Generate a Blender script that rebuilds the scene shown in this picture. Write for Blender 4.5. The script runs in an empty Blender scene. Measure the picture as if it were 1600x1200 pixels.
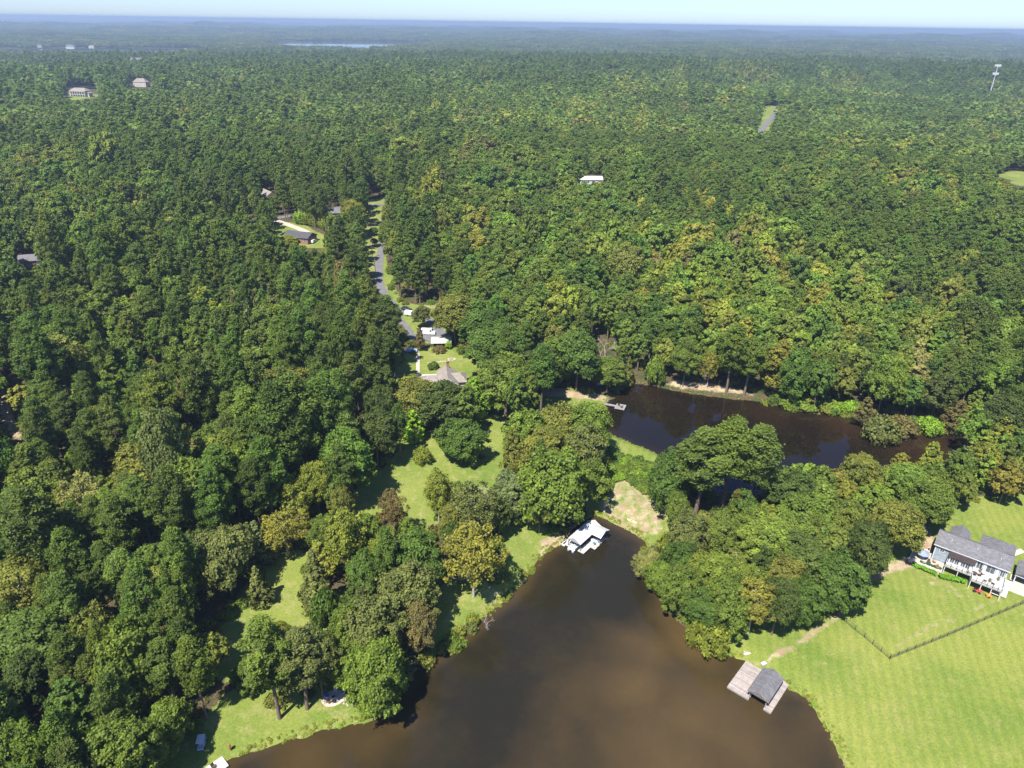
import bpy, bmesh, math, random
import numpy as np
from mathutils import Vector, Matrix

# ------------------------------------------------------------------ camera, sky, sun, exposure
SC = bpy.context.scene
F_PX, PITCH, ROLL, CAM_H = 1110.0, math.radians(26.98), math.radians(0.85), 120.0
cam_data = bpy.data.cameras.new("camera")
cam_data.sensor_width = 36.0
cam_data.lens = 36.0 * F_PX / 1600.0
cam_data.clip_start = 1.0
cam_data.clip_end = 120000.0
cam = bpy.data.objects.new("camera", cam_data)
SC.collection.objects.link(cam)
ROT = Matrix.Rotation(math.pi / 2 - PITCH, 3, 'X') @ Matrix.Rotation(ROLL, 3, 'Z')
cam.matrix_world = Matrix.Translation((0, 0, CAM_H)) @ ROT.to_4x4()
SC.camera = cam
RM = np.array(ROT)

SUN_AZ_TO = math.radians(60)      # ground direction the shadows point to, from +x
SUN_EL = math.radians(59)
to_sun = Vector((-math.cos(SUN_AZ_TO) * math.cos(SUN_EL), -math.sin(SUN_AZ_TO) * math.cos(SUN_EL), math.sin(SUN_EL)))
w = bpy.data.worlds.new("World")
SC.world = w
w.use_nodes = True
nt = w.node_tree
sky = nt.nodes.new("ShaderNodeTexSky")
sky.sky_type = 'NISHITA'
sky.sun_disc = False
sky.sun_elevation = SUN_EL
sky.sun_rotation = math.atan2(to_sun.x, to_sun.y)
sky.altitude = 150
sky.air_density = 1.0
sky.dust_density = 0.4
sky.ozone_density = 3.0
bg = nt.nodes["Background"]
tn_ = nt.nodes.new("ShaderNodeMix"); tn_.data_type = 'RGBA'; tn_.blend_type = 'MULTIPLY'; tn_.inputs[0].default_value = 1.0
tn_.inputs[7].default_value = (0.43, 0.535, 0.77, 1)
nt.links.new(sky.outputs[0], tn_.inputs[6]); nt.links.new(tn_.outputs[2], bg.inputs[0])
bg.inputs[1].default_value = 0.13
sd_ = bpy.data.lights.new("sun", 'SUN')
sd_.energy = 4.8
sd_.angle = math.radians(0.53)
sd_.color = (1.0, 0.955, 0.87)
sun = bpy.data.objects.new("sun", sd_)
SC.collection.objects.link(sun)
sun.rotation_euler = (-to_sun).to_track_quat('-Z', 'Y').to_euler()
SC.view_settings.view_transform = 'Standard'
SC.view_settings.look = 'None'
SC.view_settings.exposure = 1.13
SC.view_settings.gamma = 1
SC.cycles.max_bounces = 5
SC.cycles.diffuse_bounces = 2
SC.cycles.glossy_bounces = 2
SC.cycles.transmission_bounces = 2
SC.cycles.transparent_max_bounces = 6
SC.cycles.volume_bounces = 1
SC.cycles.use_adaptive_sampling = True
SC.cycles.adaptive_threshold = 0.02

rnd = random.Random(7)
rng = np.random.default_rng(11)
COL = SC.collection

# ------------------------------------------------------------------ ground shape and projection
def ray(u, v):
    return RM @ np.array([(u - 800) / F_PX, -(v - 600) / F_PX, -1.0])
def at(u, v, z=0.0):
    d = ray(u, v); t = (z - CAM_H) / d[2]
    return (d[0] * t, d[1] * t)
def proj(x, y, z):
    x, y, z = np.broadcast_arrays(np.asarray(x, float), np.asarray(y, float), np.asarray(z, float))
    c = np.stack([x, y, z - CAM_H], -1) @ RM
    d = np.maximum(-c[..., 2], 1e-3)
    return 800 + F_PX * c[..., 0] / d, 600 - F_PX * c[..., 1] / d, -c[..., 2]
def poly_sd(x, y, P):
    x = np.asarray(x, float); y = np.asarray(y, float)
    P = np.asarray(P, float); Q = np.roll(P, -1, 0)
    best = np.full(x.shape, 1e18); ins = np.zeros(x.shape, bool)
    for (ax, ay), (bx, by) in zip(P, Q):
        ex, ey = bx - ax, by - ay
        wx, wy = x - ax, y - ay
        t = np.clip((wx * ex + wy * ey) / max(ex * ex + ey * ey, 1e-12), 0, 1)
        dx, dy = wx - ex * t, wy - ey * t
        best = np.minimum(best, dx * dx + dy * dy)
        if ay != by:
            c = ((ay > y) != (by > y)) & (x < ex * (y - ay) / ey + ax)
            ins ^= c
    d = np.sqrt(best)
    return np.where(ins, -d, d)
def inpoly(u, v, P):
    return poly_sd(u, v, P) < 0

POND1_PX = [(335,1203),(357,1190),(380,1178),(430,1163),(470,1152),(500,1140),(530,1137),(560,1132),(590,1120),(620,1090),(650,1048),(690,1020),(715,1000),(745,975),(766,955),(790,938),(812,918),(824,895),(844,868),(866,855),(884,845),(892,828),(910,812),(932,805),(950,812),(969,822),(996,835),(1012,850),(1012,884),(1020,910),(1035,935),(1050,960),(1075,985),(1100,1005),(1120,1018),(1137,1022),(1160,1030),(1195,1050),(1232,1075),(1259,1089),(1276,1115),(1293,1140),(1306,1163),(1320,1197),(1345,1260),(1390,1400),(1380,1600),(1100,1800),(700,1900),(350,1800),(150,1500),(200,1280)]
POND2_PX = [(946,633),(952,625),(966,620),(970,610),(984,600),(1005,600),(1035,606),(1072,614),(1110,619),(1140,623),(1188,627),(1222,634),(1249,642),(1279,648),(1303,642),(1347,645),(1352,662),(1377,684),(1408,673),(1458,676),(1502,680),(1512,690),(1495,705),(1478,730),(1400,745),(1320,765),(1240,775),(1180,776),(1120,768),(1075,745),(1045,722),(1021,707),(1005,700),(978,690),(960,682),(943,672),(941,655)]
Z1, Z2 = 0.0, 3.4
POND1 = np.array([at(u, v, Z1) for u, v in POND1_PX])
POND2 = np.array([at(u, v, Z2) for u, v in POND2_PX])
ZL = -10.0
LAKES = [np.array([(-2250, 2850), (-1900, 2750), (-1350, 2850), (-1300, 3350), (-1500, 3700), (-1900, 3600), (-2250, 3350)]),
         np.array([(-1080, 3750), (-740, 3750), (-560, 4500), (-700, 5500), (-1500, 5300), (-1500, 4600)])]
_hr = np.random.default_rng(5)
HILL = []
for wl, am in [(2600, 9), (1700, 7), (1300, 6), (950, 5), (700, 4), (560, 3.2), (420, 2.4), (310, 1.6)]:
    for _ in range(2):
        a = _hr.uniform(0, math.pi); HILL.append((2 * math.pi / wl * math.cos(a), 2 * math.pi / wl * math.sin(a), _hr.uniform(0, 6.28), am * 0.52))
def sstep(a, b, x):
    t = np.clip((x - a) / (b - a), 0, 1); return t * t * (3 - 2 * t)
def near_bbox(x, y, P, m):
    return (x > P[:, 0].min() - m) & (x < P[:, 0].max() + m) & (y > P[:, 1].min() - m) & (y < P[:, 1].max() + m)
def land(x, y):
    r = np.hypot(x, y)
    z = 0.7 + 0.028 * np.clip(y - 90, -30, 450) - 15 * sstep(1300, 3000, r)
    z = z + 0.35 * np.sin(x * 0.045 + 1) * np.sin(y * 0.05) * sstep(60, 160, np.abs(x) + np.abs(y - 120))
    k = sstep(330, 1500, r)
    h = 0
    for kx, ky, ph, am in HILL:
        h = h + am * np.sin(kx * x + ky * y + ph)
    z = z + h * k * (1 + 1.5 * sstep(5500, 9500, r))
    return z + 0.02 * np.maximum(-x - 30, 0) * sstep(80, 140, y) * (1 - sstep(300, 600, r))
def H(x, y):
    x = np.atleast_1d(np.asarray(x, float)); y = np.atleast_1d(np.asarray(y, float))
    z = land(x, y)
    for P, lv, up, dn, m in [(POND1, Z1, 0.30, 0.35, 60), (POND2, Z2, 0.45, 0.35, 40)]:
        b = near_bbox(x, y, P, m)
        if b.any():
            s = poly_sd(x[b], y[b], P); q_ = x[b]; r_ = y[b]
            s = s + .38*np.sin(q_*.83 + 1.3*np.sin(r_*.37))*np.sin(r_*.71 + 2) + .24*np.sin(q_*1.9 + r_*.6)*np.sin(r_*2.1 - q_*.4)
            zz = z[b]
            out = np.minimum(zz, lv + 0.12 + up * s) if lv == Z1 else np.where(s < 14, np.maximum(np.minimum(zz, lv + 0.12 + up * s), lv + 0.12 + np.minimum(up * s, 0.9) - 0.28 * np.maximum(s - 7, 0)), zz)
            z[b] = np.where(s > 0, out, np.maximum(lv + dn * s, lv - 2.2))
    for P in LAKES:
        b = near_bbox(x, y, P, 1500)
        if b.any():
            s = poly_sd(x[b], y[b], P)
            z[b] = np.where(s > 0, np.minimum(z[b], ZL + 1 + 0.014 * s), ZL - 3)
    return z
TS = np.geomspace(90, 30000, 500)
def G(u, v, dz=0.0):
    """ground point (x, y, z) seen at pixel u, v of the 1600x1200 photograph"""
    d = ray(u, v)
    p = d[None, :] * TS[:, None]
    below = (p[:, 2] + CAM_H) < H(p[:, 0], p[:, 1]) + dz
    i = int(np.argmax(below)) if below.any() else len(TS) - 1
    a, b = TS[max(i - 1, 0)], TS[i]
    for _ in range(4):
        s = np.linspace(a, b, 12)
        q = d[None, :] * s[:, None]
        bl = (q[:, 2] + CAM_H) < H(q[:, 0], q[:, 1]) + dz
        j = int(np.argmax(bl)) if bl.any() else 11
        a, b = s[max(j - 1, 0)], s[j]
    t = (a + b) / 2
    return (float(d[0] * t), float(d[1] * t), float(H(d[0] * t, d[1] * t)[0]))
def gp(pts):
    return np.array([G(u, v)[:2] for u, v in pts])
def height_to(x, y, z0, v):
    """height above z0 whose image row is v"""
    lo, hi = 0.0, 110.0
    for _ in range(30):
        m = (lo + hi) / 2
        if proj(x, y, z0 + m)[1] > v: lo = m
        else: hi = m
    return (lo + hi) / 2

# ------------------------------------------------------------------ small helpers
def tag(o, label=None, cat=None, group=None, kind=None):
    if label: o["label"] = label
    if cat: o["category"] = cat
    if group: o["group"] = group
    if kind: o["kind"] = kind
    return o
def empty(name, loc, rz=0.0, label=None, cat=None, group=None):
    o = bpy.data.objects.new(name, None); COL.objects.link(o)
    o.location = loc; o.rotation_euler = (0, 0, rz); o.empty_display_size = 0.5
    return tag(o, label, cat, group)
def link_mesh(name, me, parent=None):
    o = bpy.data.objects.new(name, me); COL.objects.link(o)
    if parent is not None: o.parent = parent
    return o
SPLIT = {'vent', 'shutter', 'corner_trim', 'deck_post', 'piling', 'post', 'armrest', 'leg', 'tail_light', 'float', 'side_panel', 'seat', 'beam', 'cradle', 'wheel', 'side_window', 'hanger', 'bargeboard', 'antenna_panel', 'deck', 'back_wall', 'gable_board', 'step'}
class MB:
    def __init__(s): s.v = []; s.f = []; s.pc = []
    def add(s, vs, fs):
        n = len(s.v); nf = len(s.f); s.v += [tuple(p) for p in vs]; s.f += [tuple(i + n for i in f) for f in fs]; s.pc.append((n, nf, len(s.v), len(s.f))); return s
    def box(s, x0, x1, y0, y1, z0, z1):
        return s.add([(x0,y0,z0),(x1,y0,z0),(x1,y1,z0),(x0,y1,z0),(x0,y0,z1),(x1,y0,z1),(x1,y1,z1),(x0,y1,z1)],
                     [(0,3,2,1),(4,5,6,7),(0,1,5,4),(1,2,6,5),(2,3,7,6),(3,0,4,7)])
    def cbox(s, cx, cy, cz, sx, sy, sz, a=0.0):
        c, n = math.cos(a), math.sin(a); vs = []
        for dz in (-sz/2, sz/2):
            for dx, dy in ((-sx/2,-sy/2),(sx/2,-sy/2),(sx/2,sy/2),(-sx/2,sy/2)):
                vs.append((cx + dx*c - dy*n, cy + dx*n + dy*c, cz + dz))
        return s.add(vs, [(0,3,2,1),(4,5,6,7),(0,1,5,4),(1,2,6,5),(2,3,7,6),(3,0,4,7)])
    def prism(s, poly, z0, z1):
        n = len(poly)
        vs = [(x, y, z0) for x, y in poly] + [(x, y, z1) for x, y in poly]
        return s.add(vs, [tuple(range(n))[::-1], tuple(range(n, 2*n))] + [(i, (i+1)%n, (i+1)%n+n, i+n) for i in range(n)])
    def tube(s, p, q, r0, r1=None, n=7, cap=True):
        r1 = r0 if r1 is None else r1
        p, q = Vector(p), Vector(q); d = (q - p)
        if d.length < 1e-6: return s
        d.normalize(); a = d.orthogonal().normalized(); b = d.cross(a)
        vs = [tuple(c + (a*math.cos(2*math.pi*i/n) + b*math.sin(2*math.pi*i/n))*r) for c, r in ((p, r0), (q, r1)) for i in range(n)]
        fs = [(i, (i+1)%n, (i+1)%n+n, i+n) for i in range(n)]
        if cap: fs += [tuple(range(n))[::-1], tuple(range(n, 2*n))]
        return s.add(vs, fs)
    def gable(s, x0, x1, y0, y1, z, h, axis='x', hip0=0.0, hip1=0.0, t=0.18):
        """closed roof solid over a rectangle, ridge along axis, hips as lengths"""
        if axis == 'x':
            ym = (y0+y1)/2
            c = [(x0,y0),(x1,y0),(x1,y1),(x0,y1)]; r = [(x0+hip0, ym), (x1-hip1, ym)]
        else:
            xm = (x0+x1)/2
            c = [(x1,y0),(x1,y1),(x0,y1),(x0,y0)]; r = [(xm, y0+hip0), (xm, y1-hip1)]
        vs = [(x,y,z-t) for x,y in c] + [(x,y,z) for x,y in c] + [(x,y,z+h) for x,y in r]
        return s.add(vs, [(3,2,1,0),(0,1,5,4),(1,2,6,5),(2,3,7,6),(3,0,4,7),(4,5,9,8),(6,7,8,9),(5,6,9),(7,4,8)])
    def build(s, name, mat, parent=None, bevel=0.0, smooth=False):
        if name in SPLIT and len(s.pc) > 1:
            for v0, f0, v1, f1 in s.pc:
                q = MB(); q.v = s.v[v0:v1]; q.f = [tuple(i - v0 for i in f) for f in s.f[f0:f1]]; q.pc = [(0, 0, 0, 0)]
                o = q.build(name, mat, parent, bevel, smooth)
            return o
        me = bpy.data.meshes.new(name); me.from_pydata(s.v, [], s.f); me.update()
        if bevel > 0:
            bm = bmesh.new(); bm.from_mesh(me)
            bmesh.ops.bevel(bm, geom=bm.edges[:], offset=bevel, segments=1, affect='EDGES', profile=0.5, clamp_overlap=True)
            bm.to_mesh(me); bm.free()
        me.materials.append(mat)
        if smooth:
            for p in me.polygons: p.use_smooth = True
        return link_mesh(name, me, parent)
def copy_tree(o, parent=None):
    c = o.copy(); COL.objects.link(c); c.parent = parent
    for ch in list(o.children): copy_tree(ch, c)
    return c

# ------------------------------------------------------------------ materials
class NT:
    def __init__(s, name):
        s.m = bpy.data.materials.new(name); s.m.use_nodes = True
        s.t = s.m.node_tree; s.p = s.t.nodes["Principled BSDF"]; s.out = s.t.nodes["Material Output"]
    def n(s, typ, **kw):
        nd = s.t.nodes.new(typ)
        for k, v in kw.items(): setattr(nd, k, v)
        return nd
    def l(s, a, b): s.t.links.new(a, b)
    def pos(s): return s.n("ShaderNodeNewGeometry").outputs["Position"]
    def obj(s): return s.n("ShaderNodeTexCoord").outputs["Object"]
    def noise(s, vec, scale, detail=3, rough=0.55, dist=0.0):
        k = s.n("ShaderNodeTexNoise"); k.inputs["Scale"].default_value = scale; k.inputs["Detail"].default_value = detail
        k.inputs["Roughness"].default_value = rough; k.inputs["Distortion"].default_value = dist
        s.l(vec, k.inputs["Vector"]); return k.outputs["Fac"]
    def ramp(s, fac, stops):
        k = s.n("ShaderNodeValToRGB"); e = k.color_ramp.elements
        while len(e) < len(stops): e.new(0.5)
        for el, (p, c) in zip(e, stops): el.position = p; el.color = (c, c, c, 1) if isinstance(c, (int, float)) else (*c, 1)
        s.l(fac, k.inputs[0]); return k.outputs[0]
    def mix(s, fac, a, b, typ='MIX'):
        k = s.n("ShaderNodeMix", data_type='RGBA', blend_type=typ)
        for sock, v in ((k.inputs[0], fac), (k.inputs[6], a), (k.inputs[7], b)):
            if isinstance(v, (int, float)): sock.default_value = v
            elif isinstance(v, tuple): sock.default_value = (*v, 1) if len(v) == 3 else v
            else: s.l(v, sock)
        return k.outputs[2]
    def math(s, op, a, b=0.0, clamp=False):
        k = s.n("ShaderNodeMath", operation=op, use_clamp=clamp)
        for sock, v in ((k.inputs[0], a), (k.inputs[1], b)):
            if isinstance(v, (int, float)): sock.default_value = v
            else: s.l(v, sock)
        return k.outputs[0]
    def bump(s, h, strength=0.3, dist=0.1):
        k = s.n("ShaderNodeBump"); k.inputs["Strength"].default_value = strength; k.inputs["Distance"].default_value = dist
        s.l(h, k.inputs["Height"]); s.l(k.outputs[0], s.p.inputs["Normal"])
    def base(s, c, rough=0.7, spec=0.3, metal=0.0):
        if isinstance(c, tuple): s.p.inputs["Base Color"].default_value = (*c, 1)
        else: s.l(c, s.p.inputs["Base Color"])
        s.p.inputs["Roughness"].default_value = rough
        s.p.inputs["Specular IOR Level"].default_value = spec
        s.p.inputs["Metallic"].default_value = metal
        return s.m
def simple(name, c, rough=0.7, var=0.15, scale=2.0, spec=0.3, metal=0.0, bump=0.0):
    k = NT(name); f = k.noise(k.obj(), scale, 4)
    lo = tuple(x * (1 - var) for x in c); hi = tuple(min(1, x * (1 + var)) for x in c)
    m = k.base(k.ramp(f, [(0.3, lo), (0.7, hi)]), rough, spec, metal)
    if bump: k.bump(k.noise(k.obj(), scale * 6, 3), bump, 0.05)
    return m
def foliage_mat(name):
    k = NT(name)
    a = k.n("ShaderNodeAttribute", attribute_type='INSTANCER', attribute_name="tint")
    v = k.n("ShaderNodeAttribute", attribute_type='GEOMETRY', attribute_name="lv")
    g = k.math('MULTIPLY_ADD', v.outputs["Fac"], 1.0)
    g.node.inputs[2].default_value = 0.52
    c = k.mix(1.0, a.outputs["Color"], g, 'MULTIPLY')
    warm = k.mix(k.math('MULTIPLY', v.outputs["Fac"], 0.35), c, k.mix(1.0, c, (1.45, 1.12, 0.75), 'MULTIPLY'))
    k.base(warm, 0.62, 0.25)
    tr = k.n("ShaderNodeBsdfTranslucent"); k.l(k.mix(1.0, warm, (1.15, 1.25, 0.5), 'MULTIPLY'), tr.inputs[0])
    ms = k.n("ShaderNodeMixShader"); ms.inputs[0].default_value = 0.40
    k.l(k.p.outputs[0], ms.inputs[1]); k.l(tr.outputs[0], ms.inputs[2]); k.l(ms.outputs[0], k.out.inputs[0])
    return k.m
M = {}
M['foliage'] = foliage_mat("foliage")
M['bark'] = simple("bark", (0.16, 0.12, 0.09), 0.9, 0.3, 3.0)
M['bare'] = simple("bare_wood", (0.36, 0.32, 0.27), 0.9, 0.2, 3.0)
def ground_material():
    k = NT("ground"); p = k.pos()
    cov = k.n("ShaderNodeAttribute", attribute_type='GEOMETRY', attribute_name="cover")
    sep = k.n("ShaderNodeSeparateColor"); k.l(cov.outputs["Color"], sep.inputs[0])
    edge = k.math('MULTIPLY', k.math('SUBTRACT', k.noise(p, 0.5, 5, 0.65), 0.5), 1.1)
    lawn = k.math('MULTIPLY', k.math('SUBTRACT', k.math('ADD', sep.outputs[0], edge), 0.42), 5.0, True)
    dirt = k.math('MULTIPLY', k.math('SUBTRACT', k.math('ADD', sep.outputs[1], edge), 0.5), 3.0, True)
    big = k.noise(p, 0.05, 4, 0.6); mid = k.noise(p, 0.35, 5, 0.65); fine = k.noise(p, 2.2, 5, 0.75)
    g = k.mix(k.ramp(big, [(0.35, 0.0), (0.65, 1.0)]), (0.120, 0.172, 0.030), (0.190, 0.218, 0.046))
    g = k.mix(k.math('MULTIPLY', k.ramp(mid, [(0.50, 0.0), (0.70, 0.75)]), k.math('SUBTRACT', 1.0, k.math('MULTIPLY', sep.outputs[2], 0.5))), g, (0.27, 0.245, 0.095))
    g = k.mix(1.0, g, k.ramp(fine, [(0.3, 0.68), (0.72, 1.22)]), 'MULTIPLY')
    wv = k.n("ShaderNodeTexWave", wave_type='BANDS', bands_direction='DIAGONAL')
    mp = k.n("ShaderNodeMapping"); mp.inputs["Rotation"].default_value = (0, 0, math.radians(62)); k.l(p, mp.inputs[0]); k.l(mp.outputs[0], wv.inputs[0])
    wv.inputs["Scale"].default_value = 0.22; wv.inputs["Distortion"].default_value = 2.2; wv.inputs["Detail"].default_value = 3; wv.inputs["Detail Scale"].default_value = 0.4
    g = k.mix(sep.outputs[2], g, k.mix(1.0, g, k.ramp(wv.outputs["Fac"], [(0.0, (0.93, 0.95, 0.9)), (1.0, (1.10, 1.05, 1.0))]), 'MULTIPLY'))
    d = k.mix(k.ramp(fine, [(0.35, 0.0), (0.65, 1.0)]), (0.27, 0.215, 0.12), (0.41, 0.345, 0.225))
    d = k.mix(k.ramp(mid, [(0.45, 0.0), (0.6, 1.0)]), d, (0.28, 0.19, 0.13))
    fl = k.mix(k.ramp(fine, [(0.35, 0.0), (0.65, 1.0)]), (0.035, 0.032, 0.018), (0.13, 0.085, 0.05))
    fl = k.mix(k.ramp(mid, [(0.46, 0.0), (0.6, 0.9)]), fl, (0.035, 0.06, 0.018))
    far = k.mix(k.ramp(k.noise(p, 0.008, 6, 0.7), [(0.35, 0.0), (0.65, 1.0)]), (0.022, 0.045, 0.016), (0.05, 0.07, 0.025))
    fl = k.mix(cov.outputs["Alpha"], fl, far)
    c = k.mix(lawn, fl, g)
    c = k.mix(dirt, c, d)
    k.base(c, 0.95, 0.1); k.bump(fine, 0.5, 0.15)
    return k.m
M['ground'] = ground_material()
def water_material(name, deep, shallow, ripple):
    k = NT(name); p = k.pos()
    a = k.n("ShaderNodeAttribute", attribute_type='GEOMETRY', attribute_name="silt")
    n1 = k.noise(p, 0.06, 5, 0.6, 0.6); n2 = k.noise(p, 0.7, 4, 0.6)
    f = k.math('ADD', a.outputs["Fac"], k.math('MULTIPLY', k.math('SUBTRACT', n1, 0.5), 0.75), False)
    f = k.math('ADD', f, k.math('MULTIPLY', k.math('SUBTRACT', n2, 0.5), 0.22), True)
    k.base(k.mix(f, deep, shallow), 0.03, 0.5)
    k.p.inputs["IOR"].default_value = 1.333
    wv = k.n("ShaderNodeMapping"); wv.inputs["Scale"].default_value = (1, 2.2, 1); wv.inputs["Rotation"].default_value = (0, 0, 0.5); k.l(p, wv.inputs[0])
    k.bump(k.noise(wv.outputs[0], 2.6, 2, 0.5), ripple, 0.05)
    return k.m
M['water1'] = water_material("pond_water", (0.0145, 0.0127, 0.0066), (0.076, 0.049, 0.018), 0.18)
M['water2'] = water_material("upper_pond_water", (0.0085, 0.0062, 0.0035), (0.027, 0.0155, 0.0075), 0.025)
M['lake'] = water_material("lake_water", (0.05, 0.07, 0.08), (0.05, 0.07, 0.08), 0.0)
M['asphalt'] = simple("asphalt", (0.135, 0.13, 0.135), 0.9, 0.15, 0.5)
M['gravel'] = simple("gravel", (0.42, 0.35, 0.27), 0.95, 0.2, 1.2)
M['concrete'] = simple("concrete", (0.42, 0.375, 0.31), 0.85, 0.1, 0.8)
def shingle(name, c):
    k = NT(name); o = k.obj()
    br = k.n("ShaderNodeTexBrick"); br.inputs["Scale"].default_value = 1.0
    br.inputs["Brick Width"].default_value = 0.7; br.inputs["Row Height"].default_value = 0.28; br.inputs["Mortar Size"].default_value = 0.012
    br.inputs["Color1"].default_value = (*[x * 0.85 for x in c], 1); br.inputs["Color2"].default_value = (*[x * 1.15 for x in c], 1)
    br.inputs["Mortar"].default_value = (*[x * 0.6 for x in c], 1)
    k.l(o, br.inputs["Vector"])
    k.base(k.mix(1.0, br.outputs["Color"], k.ramp(k.noise(o, 1.1, 5, 0.7), [(0.3, 0.8), (0.7, 1.2)]), 'MULTIPLY'), 0.9, 0.15)
    return k.m
M['shingle'] = shingle("grey_shingle", (0.140, 0.136, 0.140))
M['shingle_dark'] = shingle("dark_shingle", (0.075, 0.075, 0.085))
M['shingle_brown'] = shingle("brown_shingle", (0.235, 0.205, 0.178))
M['awning'] = simple("brown_metal", (0.045, 0.032, 0.028), 0.5, 0.15, 1.0)
def boards(name, c, axis, wd, dark=0.45):
    k = NT(name); o = k.obj()
    sx = k.n("ShaderNodeSeparateXYZ"); k.l(o, sx.inputs[0])
    q = k.math('DIVIDE', sx.outputs[axis], wd)
    fr = k.math('FRACT', q); fl = k.math('FLOOR', q)
    wn = k.n("ShaderNodeTexWhiteNoise", noise_dimensions='1D'); k.l(fl, wn.inputs["W"])
    tone = k.ramp(wn.outputs["Value"], [(0, 0.78), (1, 1.18)])
    gap = k.ramp(fr, [(0.0, dark), (0.06, 1.0), (0.94, 1.0), (1.0, dark)])
    base = k.mix(1.0, c, tone, 'MULTIPLY'); base = k.mix(1.0, base, gap, 'MULTIPLY')
    base = k.mix(1.0, base, k.ramp(k.noise(o, 1.3, 5, 0.7), [(0.3, 0.8), (0.7, 1.18)]), 'MULTIPLY')
    k.base(base, 0.85, 0.2); return k.m
M['deck_old'] = boards("weathered_boards", (0.31, 0.27, 0.24), 1, 0.28)
M['deck_grey'] = boards("grey_boards", (0.24, 0.225, 0.215), 0, 0.22)
M['deck_white'] = boards("white_deck_boards", (0.44, 0.42, 0.385), 1, 0.20, 0.6)
M['deck_pale'] = boards("pale_deck_boards", (0.52, 0.49, 0.44), 1, 0.20, 0.7)
M['siding'] = boards("blue_grey_siding", (0.27, 0.31, 0.35), 2, 0.18, 0.75)
M['siding_white'] = boards("white_siding", (0.52, 0.51, 0.49), 2, 0.2, 0.8)
M['metal_roof'] = boards("white_metal_roof", (0.50, 0.51, 0.52), 1, 0.4, 0.7)
M['tin'] = boards("cream_metal_roof", (0.50, 0.47, 0.42), 1, 0.4, 0.8)
M['white'] = simple("white_paint", (0.56, 0.56, 0.545), 0.5, 0.06, 1.0, 0.4)
M['cream'] = simple("cream_stone", (0.46, 0.42, 0.36), 0.8, 0.12, 0.8)
M['brick'] = simple("brick_wall", (0.28, 0.13, 0.09), 0.85, 0.2, 1.5)
M['stone'] = simple("field_stone", (0.50, 0.43, 0.36), 0.9, 0.25, 1.5, bump=0.4)
M['pink_stone'] = simple("pink_pavers", (0.50, 0.36, 0.29), 0.9, 0.22, 1.8)
M['fence'] = simple('dark_bronze_fence', (0.075, 0.07, 0.06), 0.7, 0.2, 2.0)
M['black'] = simple("black_metal", (0.02, 0.02, 0.022), 0.5, 0.2, 2.0)
M['darkwood'] = simple("dark_wood", (0.07, 0.055, 0.045), 0.8, 0.25, 2.0)
M['wood'] = simple("brown_wood", (0.30, 0.19, 0.10), 0.8, 0.25, 2.0)
M['teal'] = simple("dark_teal", (0.03, 0.08, 0.09), 0.6, 0.2, 2.0)
M['blue'] = simple("blue_fabric", (0.05, 0.13, 0.32), 0.8, 0.15, 1.0)
M['greyblue'] = simple("grey_blue_fabric", (0.20, 0.24, 0.31), 0.85, 0.12, 1.0)
M['red'] = simple("red_plastic", (0.40, 0.05, 0.04), 0.5, 0.15, 1.0)
M['orange'] = simple("orange_plastic", (0.65, 0.27, 0.03), 0.5, 0.1, 1.0)
M['yellow'] = simple("pale_yellow_plastic", (0.75, 0.70, 0.35), 0.5, 0.08, 1.0)
M['lightblue'] = simple("light_blue_plastic", (0.25, 0.50, 0.60), 0.5, 0.1, 1.0)
M['steel'] = simple("galvanised_steel", (0.55, 0.57, 0.60), 0.45, 0.1, 0.3, 0.5, 0.3)
M['rubber'] = simple("rubber", (0.02, 0.02, 0.02), 0.85, 0.1, 3.0)
M['car_black'] = simple("black_car_paint", (0.015, 0.015, 0.018), 0.25, 0.05, 1.0, 0.6)
M['car_white'] = simple("white_car_paint", (0.58, 0.58, 0.58), 0.3, 0.03, 1.0, 0.5)
M['car_blue'] = simple("pale_blue_paint", (0.30, 0.42, 0.58), 0.3, 0.05, 1.0, 0.5)
k_ = NT("window_glass"); M['glass'] = k_.base(k_.ramp(k_.noise(k_.obj(), 1.5, 2), [(0.4, (0.03, 0.04, 0.05)), (0.6, (0.09, 0.11, 0.13))]), 0.08, 0.7)
M['skin_fur'] = simple("carved_bear_wood", (0.28, 0.13, 0.05), 0.8, 0.2, 3.0)

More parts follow.
